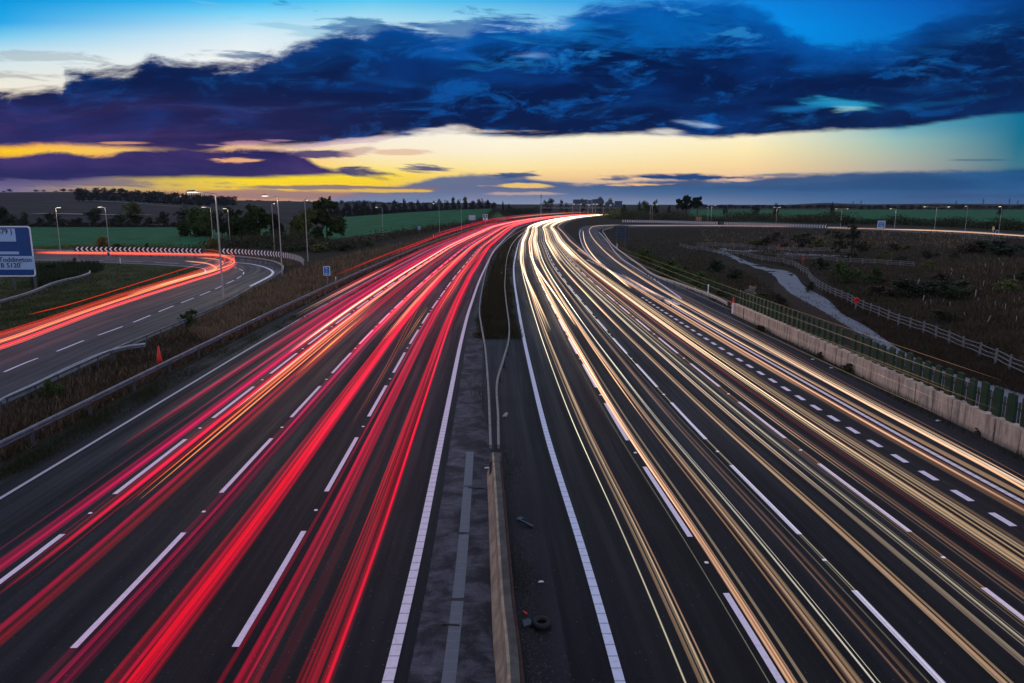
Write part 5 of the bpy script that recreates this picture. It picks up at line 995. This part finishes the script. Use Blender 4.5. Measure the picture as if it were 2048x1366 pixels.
H1 = [(1262,470),(1500,462),(1700,470),(1900,478),(2048,486),(2048,720),(1900,665),(1720,600),(1630,545),(1500,515),(1440,505),(1440,500),(1430,520),(1500,545),(1560,585),(1580,620),(1470,610),(1400,580),(1300,530),(1250,500)]
grass('hollow_grass', H1, 60000, .2, .8, .045, F_bank, 'brown rough grass covering the hollow and the right bank', -2.4, .6)
grass('hollow_grass', H1, 26000, .15, .6, .045, F_grass, 'dark green patches of grass in the hollow', -2.4, .98)
grass('hollow_grass', [(1250,500),(1300,500),(1420,540),(1500,580),(1560,620),(1480,614),(1400,582),(1300,532)], 14000, .3, .9, .05, F_mid, 'green growth on the slope behind the cream barrier', -1.4, .7)
grass('hollow_grass', [(1400,464),(1700,470),(1950,478),(1960,500),(1800,490),(1600,500),(1400,486)], 5000, .3, .8, .05, F_dry, 'dry tan grass along the slip road edge of the hollow', -1.5, .9)
grass('path_side_grass', [(1640,575),(1700,600),(1900,680),(2048,735),(2048,790),(1880,738),(1790,690),(1730,650),(1680,625)], 30000, .15, .55, .03, F_dry2, 'dark grass strip between the path and the timber fence', -2.8, .6)
grass('hollow_grass', [(1820,480),(2040,500),(2048,640),(1950,600),(1850,540),(1750,500)], 2600, .3, .9, .03, F_dry, 'pale dry stems scattered up the right bank', -1.2, .98)
grass('path_edge_grass', [(1560,556),(1600,600),(1660,645),(1740,695),(1800,725),(1780,690),(1725,655),(1678,630),(1640,598),(1600,575),(1612,572),(1650,598),(1690,629),(1735,652),(1795,692),(1790,702),(1730,664),(1680,637),(1640,606),(1590,570)], 2600, .08, .3, .025, F_dry2, 'tufts creeping over the edges of the concrete path', -2.8, .9)
grass('reserve_litter_weeds', [(1000,905),(1018,905),(1060,1180),(1075,1366),(1040,1366),(1025,1180)], 9000, .03, .20, .02, F_grass, 'moss and weeds in the dirt right of the concrete barrier', 0., .97)
grass('reserve_litter_weeds', [(930,680),(960,680),(972,780),(960,900),(940,860),(925,760)], 900, .02, .09, .02, F_dry2, 'dead weeds on the stained tarmac left of the median rails', 0., .97)
grass('wall_weeds', [(1463,632),(1560,680),(1700,752),(1880,845),(2048,925),(2048,915),(1880,836),(1700,744),(1560,670)], 2600, .08, .4, .02, F_grass, 'weeds growing at the foot of the pale wall', 0., .97)
for px, yb, yt, w_, lb in [(1520,664,646,26,'dark weed clump at the wall foot, farthest'),(1640,718,702,24,'weed clump at the wall foot, second'),(1694,746,722,34,'tallest brown weed clump at the wall foot'),(1960,872,852,30,'weed clump at the wall foot, nearest')]: plant(px, yb, yt, w_, 'bush', F_scrub, lb, 'weed', 'weed_clump')
# ------------------------------------------------------------------ light trails left by passing vehicles: glowing strands at lamp height
gl = bpy.data.materials.new('trail_glow'); gl.use_nodes = True; t = NT(gl.node_tree); t.N.clear(); oi = t.n('ShaderNodeObjectInfo'); em = t.n('ShaderNodeEmission'); t.L.new(oi.outputs['Color'], em.inputs[0]); t.L.new(oi.outputs['Alpha'], em.inputs[1])
tp = t.n('ShaderNodeBsdfTransparent'); ad = t.n('ShaderNodeAddShader'); t.L.new(em.outputs[0], ad.inputs[0]); t.L.new(tp.outputs[0], ad.inputs[1]); mo = t.n('ShaderNodeOutputMaterial'); t.L.new(ad.outputs[0], mo.inputs[0]); gl.cycles.emission_sampling = 'NONE'
tl = random.Random(77); DIM = .34; GAIN = .62
def strand(parent, pts, r, col, s, tap=3):
    k = len(pts); rs_ = [r * min(1, (i + .4) / tap, (k - i - .6) / tap) for i in range(k)]; rs_ = [max(.002, q) for q in rs_]
    o = MB().tube(pts, rs_, 4, cap=True).obj('streak', gl, parent); o.color = tuple(col) + (s,); return o
def lane_trail(side, off, y0, y1, z, n, spread, cols, rad, smin, smax, label, name, cat_, shift=None, grp=None, wob=.05):
    x0 = ref(side, y0, off); root = empty(name, (0, 0, 0), label, cat_, grp)
    for k in range(n):
        d = tl.gauss(0, spread); d = max(-2.2 * spread, min(2.2 * spread, d)); zz = z + tl.gauss(0, .07) + .25 * abs(d); ph = tl.uniform(0, 6); c = cols[tl.randrange(len(cols))]; b = y1 * tl.uniform(.9, 1.); s_ = tl.uniform(smin, smax); sub = [(y0 * tl.uniform(.95, 1.05) if y0 > 12 else y0, DIM), (max(y0, tl.choice((15, 24, 34, 48) if side == 'L' else (26, 36, 50, 66)) * tl.uniform(.7, 1.4)), (1 - DIM) if side == 'L' else 1.5)]
        for a, ks in sub:
            pts = []
            if a > b * .9: continue
            for y in steps(a, b, .03, 1.0):
                o = off + d + wob * math.sin(y * .045 + ph) + (0 if not shift else shift[2] * float(sst((y - shift[0]) / (shift[1] - shift[0])))); p = ref(side, y, o); pts.append((p[0], p[1], zz))
            strand(root, pts, rad * tl.uniform(.4, 1.5), c, s_ * ks * GAIN, 3 if a < 12 else 8)
    return root
RED = [(1, .0, .034), (1, .0, .055), (1, .0, .016)]; PINK = [(1, 0, .11), (.9, 0, .15), (1, 0, .075)]; ORG = [(1, .16, .03), (1, .25, .08)]; HOT = [(1, .30, .16), (1, .5, .3)]
gT = 'red tail-light trails on the left carriageway'
def rd(off, n, sp_, cols, rad, a, b, lb, y0=5.5, y1=800, z=.85, **k): lane_trail('L', off, y0, y1, z, n, sp_ * .95, cols, rad * .82, a * 1.0, b * 1.15, lb, 'light_trail', 'light trail', grp=gT, **k)
rd(-1.05, 16, .16, RED, .045, .10, .34, 'bright red light trail nearest the central reserve')
rd(-1.35, 6, .40, RED, .10, .02, .05, 'soft red glow trail around the one nearest the central reserve')
rd(-2.45, 16, .22, RED + PINK[2:], .05, .05, .20, 'broad crimson light trail second from the central reserve')
rd(-2.7, 5, .3, ORG, .03, .3, .6, 'far orange cores inside the second red trail', y0=60)
rd(-4.75, 18, .20, RED, .055, .12, .36, 'widest strong red light trail in the middle of the left carriageway')
rd(-5.0, 4, .2, HOT, .035, .3, .7, 'orange-white cores over the widest red trail', y0=48)
rd(-6.05, 12, .20, PINK, .05, .04, .13, 'dim magenta light trail left of the widest red one')
rd(-6.3, 6, .3, RED, .06, .15, .3, 'red light trail far along the third lane line', y0=40)
rd(-8.25, 12, .24, PINK[:1] + RED, .045, .04, .14, 'faint red light trail down the middle of the second lane')
rd(-9.3, 12, .16, RED, .045, .10, .32, 'red light trail that ends abruptly at lower left', y0=15.5)
rd(-9.15, 4, .08, HOT, .035, .5, .9, 'salmon pink light trail over the left lanes', y0=31)
rd(-8.75, 4, .06, ORG, .035, .35, .7, 'long orange light trail in the second lane, starting near the middle', y0=21, y1=70)
rd(-8.4, 3, .05, [(1,.42,.05)], .04, .6, .9, 'short yellow-orange light trail in the second lane', y0=38, y1=62)
rd(-10.25, 14, .18, PINK, .045, .06, .20, 'crimson light trail running along the first lane line')
rd(-10.6, 7, .28, PINK, .09, .06, .12, 'magenta band trail in the first lane farther out', y0=36)
rd(-10.2, 5, .14, HOT, .04, .5, 1.0, 'white-hot pink light trail in the first lane', y0=44)
rd(-11.9, 8, .24, PINK, .05, .05, .12, 'purple-red light trail in the middle of the first lane', y0=26)
rd(-12.8, 6, .2, PINK, .04, .1, .25, 'thin magenta light trail left of centre in the first lane', y0=52)
rd(-14.3, 5, .12, HOT, .025, .3, .5, 'pink-white light trail along the left edge line', y0=60, y1=120, z=.7)
rd(-14.0, 7, .25, RED, .05, .15, .3, 'red light trail along the left edge in the distance', y0=70)
rd(-3.6, 2, .05, ORG, .018, .4, .6, 'orange light trail crossing from the third lane line toward the median', y0=29, y1=120, shift=(30,120,-2.6))
rd(-3.5, 2, .05, [(1,.45,.12)], .025, .4, .7, 'yellow blinking light trail beside the third lane line', y0=44, y1=66)
rd(-2.2, 5, .15, RED, .04, .2, .4, 'red light trail changing lanes far ahead toward the median', y0=70, y1=500, shift=(80,200,1.4))
rd(-5.8, 6, .16, RED+ORG, .045, .2, .5, 'red-orange light trail changing lanes in the middle distance', y0=50, y1=600, shift=(60,170,1.3))
rd(-11.4, 4, .1, RED, .04, .3, .5, 'upper red light trail of tall lorries above the left verge', y0=92, y1=420, z=3.4, wob=.1)
rd(-13.6, 3, .1, RED, .035, .25, .5, 'second upper red light trail of tall lorries above the left verge', y0=72, y1=420, z=2.9, wob=.1)
rd(-12.5, 6, .5, PINK, .07, .08, .16, 'faint high magenta light trail over the first lane in the distance', y0=150, y1=600, z=3.6)
rd(-8.5, 8, 1.2, RED, .08, .1, .2, 'high red light trails of lorries over the far bend', y0=200, y1=800, z=3.2)
rd(-12., 8, 1.5, [(1,.6,.35),(1,.7,.4)], .08, .15, .3, 'cream light trails over the far left side of the bend', y0=380, y1=800, z=2.6)
rd(-2.6, 10, 1.0, [(1,.25,.12)], .05, .12, .3, 'orange-pink light trails filling the far bend', y0=170, y1=850)
rd(-9.3, 10, 1.3, [(1,.2,.12)], .05, .12, .3, 'orange-pink light trails filling the left lanes of the far bend', y0=170, y1=850)
WH = [(1, .66, .37), (1, .76, .50), (1, .56, .29)]; WHP = [(1, .84, .62), (.95, .92, .62)]; TAN = [(.9, .47, .28), (.8, .40, .25)]; WW = [(1, .92, .75)]
rd(-11.4, 16, .9, PINK, .07, .05, .12, 'magenta haze of light trails filling the first lane at mid distance', y0=44)
rd(-7.9, 10, .8, PINK, .06, .04, .10, 'magenta light trails filling the second lane at mid distance', y0=50)
rd(-1.9, 8, .9, RED, .06, .05, .11, 'deep red light trails filling the outer lane at mid distance', y0=46)
gW2 = 'white and gold headlight trails on the right carriageway'
def wt(off, n, sp_, cols, rad, a, b, lb, y0=5.5, y1=800, z=.68, **k): lane_trail('R', off, y0, y1, z, n, sp_ * .74, cols, rad * .66, a * 1.35, b * 1.6, lb, 'light_trail', 'light trail', grp=gW2, **k)
wt(1.12, 3, .03, WHP, .022, .20, .45, 'thin pale green-white light trail nearest the central reserve')
wt(1.55, 9, .12, WH + TAN, .030, .14, .42, 'gold and brown light trail in the lane nearest the central reserve')
wt(2.75, 2, .03, WHP, .012, .10, .2, 'hair-thin pale light trail left of the first right lane line')
wt(3.2, 10, .13, WH + TAN, .034, .16, .48, 'strong cream light trail covering the first right lane line')
wt(4.35, 8, .12, WH + TAN, .036, .10, .36, 'broad gold light trail in the second lane from the reserve')
wt(4.85, 3, .05, WW, .022, .4, .8, 'sharp gold light trail edge in the second lane from the reserve')
wt(5.5, 5, .10, TAN + WH, .028, .05, .14, 'dull tan light trail left of the second right lane line')
wt(6.0, 4, .05, WHP, .022, .15, .4, 'thin white light trail just left of the second right lane line')
wt(7.35, 8, .07, WH + TAN, .026, .14, .38, 'narrow orange light trail just right of the second right lane line')
wt(8.15, 6, .10, TAN + WHP, .030, .08, .24, 'cream light trail pair in the third lane, left strand')
wt(8.75, 5, .05, WHP, .022, .2, .45, 'white-green light trail in the middle of the third lane')
wt(9.3, 5, .07, TAN + WH, .03, .12, .30, 'copper light trail left of the third right lane line')
wt(9.95, 6, .14, TAN + WH, .028, .05, .14, 'brown light trail running over the third right lane line')
wt(10.7, 3, .05, TAN, .024, .08, .18, 'copper light trail just right of the third right lane line')
wt(11.15, 12, .15, WH, .034, .18, .44, 'brilliant yellow-gold light trail in the fourth lane')
wt(11.75, 7, .12, WH, .028, .12, .34, 'second brilliant gold light trail in the fourth lane')
wt(13.6, 8, .22, TAN + WH, .05, .06, .16, 'soft orange-brown light trail band right of the merge dashes')
wt(14.5, 5, .07, WH, .03, .2, .4, 'thin gold light trail near the right edge line', y1=100)
wt(10.6, 5, .1, [(1,.01,.02)], .05, .012, .02, 'very faint dark red light trail left of the gold fourth lane')
wt(1.9, 6, .1, WH, .034, .35, .8, 'bright light trail swinging across the first two right lanes', y0=52, y1=600, shift=(52,130,-.7))
wt(4.1, 6, .1, WH, .034, .35, .8, 'bright light trail veering between second and third lanes far ahead', y0=55, y1=600, shift=(55,150,-1.3))
for k_, (o_, lb_) in enumerate([(1.3,'first'),(4.2,'second'),(7.6,'third'),(10.6,'fourth')]): wt(o_, 12, .45, WW + WH, .05, .25, .55, 'white-hot light trails packing the %s lane of the right bend far away' % lb_, y0=120, y1=850)
def px_trail(pxs, z, n, spread, cols, rad, a, b, lb, grp, zf=None):
    root = empty('light_trail', (0, 0, 0), lb, 'light trail', grp); base = cat([P(x, y, z) for x, y in pxs], 8)
    for k in range(n):
        dx = tl.gauss(0, spread); zz = tl.gauss(0, .06); i0 = tl.randrange(0, 3); pts = []
        for i, p in enumerate(base[i0:]):
            q = base[min(i + 1 + i0, len(base) - 1)]; q0 = base[max(i + i0 - 1, 0)]; d = math.hypot(q[0] - q0[0], q[1] - q0[1]) or 1; nx, ny = (q[1] - q0[1]) / d, -(q[0] - q0[0]) / d; pts.append((p[0] + nx * dx, p[1] + ny * dx, p[2] + zz))
        strand(root, pts, rad * tl.uniform(.5, 1.4), cols[tl.randrange(len(cols))], tl.uniform(a, b))
gS = 'light trails on the right slip road'
px_trail([(2300,1130),(2048,972),(1850,865),(1700,786),(1500,676),(1400,622),(1300,566),(1225,516),(1190,482),(1179,464),(1181,456),(1195,451.5),(1240,449.5)], .65, 6, .05, WH, .022, .16, .42, 'cream light trail joining from the slip road along the right edge', gS)
px_trail([(2300,1112),(2048,958),(1850,852),(1700,774),(1500,665),(1400,612),(1300,557),(1235,513),(1200,480),(1189,463),(1191,456.5),(1210,452)], .65, 3, .05, TAN, .018, .08, .2, 'dim second light trail of the slip road, nearest the pale wall', gS)
px_trail([(1262,577),(1230,551),(1195,521),(1176,497),(1168,478),(1166,461)], .65, 5, .06, WH, .035, .3, .7, 'short light trail on the inner side of the slip road', gS)
px_trail([(1240,451),(1320,451),(1400,451),(1560,453),(1700,456.5),(1850,461),(1950,466),(2048,472.5),(2300,489)], .5, 10, 1.3, WH + TAN, .04, .08, .2, 'cream light trails along the whole length of the far slip road', gS)
px_trail([(1780,459),(1850,460),(1950,464.5),(2048,471.5),(2300,487)], .6, 4, .25, WH, .04, .18, .36, 'brightest cream light trail at the far right of the slip road', gS)
for zt__, nn, lb in [(3.4, 3, 'lower thin gold lines of lorry lights along the green paddles'), (2.3, 3, 'thin gold lines of lorry lights in front of the pale wall')]:
    root = empty('light_trail', (0,0,0), lb, 'light trail', gS)
    for k in range(nn):
        o_ = 13.9 + k * .9; strand(root, [(ref('R', y, o_)[0], ref('R', y, o_)[1], zt__ + .15 * k) for y in steps(24, 150, .03, 1.)], .010, WH[k], .10)
gO = 'red light trails on the loop road'
RO = [(1, .05, .02), (1, .12, .06), (1, .02, .03)]
def lp(pxs, n, sp_, cols, rad, a, b, lb, z=.8): px_trail(pxs, z, n, sp_ * 1.15, cols, rad * .72, a * .85, b * .85, lb, gO)
lp([(-300,758),(0,669),(100,638),(200,604),(300,572),(380,548),(430,530),(448,521),(446,512),(430,507),(400,506),(300,505),(200,504),(70,503)], 8, .16, RO, .05, .15, .4, 'red-orange light trail on the inside of the loop road bend')
lp([(-300,772),(0,682),(100,647),(200,612),(300,579),(380,555),(440,537),(462,527),(463,518),(450,512),(420,509),(350,507.5),(200,505.5),(70,504.5)], 10, .20, [(1,.16,.04),(1,.08,.02),(1,.30,.12)], .04, .16, .4, 'salmon light trail in the middle of the loop road bundle')
lp([(-300,785),(0,693),(100,657),(200,620),(300,587),(380,562),(440,543),(466,530),(467,521),(455,515),(430,511),(350,509),(200,507),(70,505.5)], 9, .14, [(1,.0,.03),(1,.22,.10),(1,.02,.02)], .05, .25, .6, 'bright crimson light trail on the outside of the loop road bundle')
lp([(250,590),(330,566),(400,545),(436,533),(444,524),(430,518),(400,515)], 5, .3, HOT, .03, .25, .5, 'white-pink light trail core through the loop road bend')
lp([(300,576),(370,556),(425,541),(430,534),(410,526),(370,522)], 4, .12, HOT, .04, .3, .6, 'small inner curl of pink light trail in the loop bend')
lp([(405,540),(440,530),(462,521),(468,513),(458,507),(440,504)], 3, .05, RO, .04, .3, .5, 'short red light trail curling round outside the bend', z=1.0)
lp([(60,629),(150,606),(250,575),(330,550),(400,528),(430,517),(441,509),(436,502),(410,498.5)], 3, .04, [(1,.03,.01)], .035, .10, .25, 'thin high red light trail of a lorry over the loop road grass', z=3.2)
# ------------------------------------------------------------------ thin evening air
hz = MB().box(-5200, 5200, -40, 6300, -45, 130).obj('haze', bpy.data.materials.new('evening_haze')); tag(hz, 'thin blue evening haze over the fields', 'haze', None, 'stuff')
hm = hz.data.materials[0]; hm.use_nodes = True; hm.node_tree.nodes.clear(); t = NT(hm.node_tree); pv = t.n('ShaderNodeVolumePrincipled'); pv.inputs['Color'].default_value = (.62, .72, .95, 1); pv.inputs['Density'].default_value = .00002; pv.inputs['Anisotropy'].default_value = .2
mo = t.n('ShaderNodeOutputMaterial'); t.L.new(pv.outputs[0], mo.inputs['Volume'])
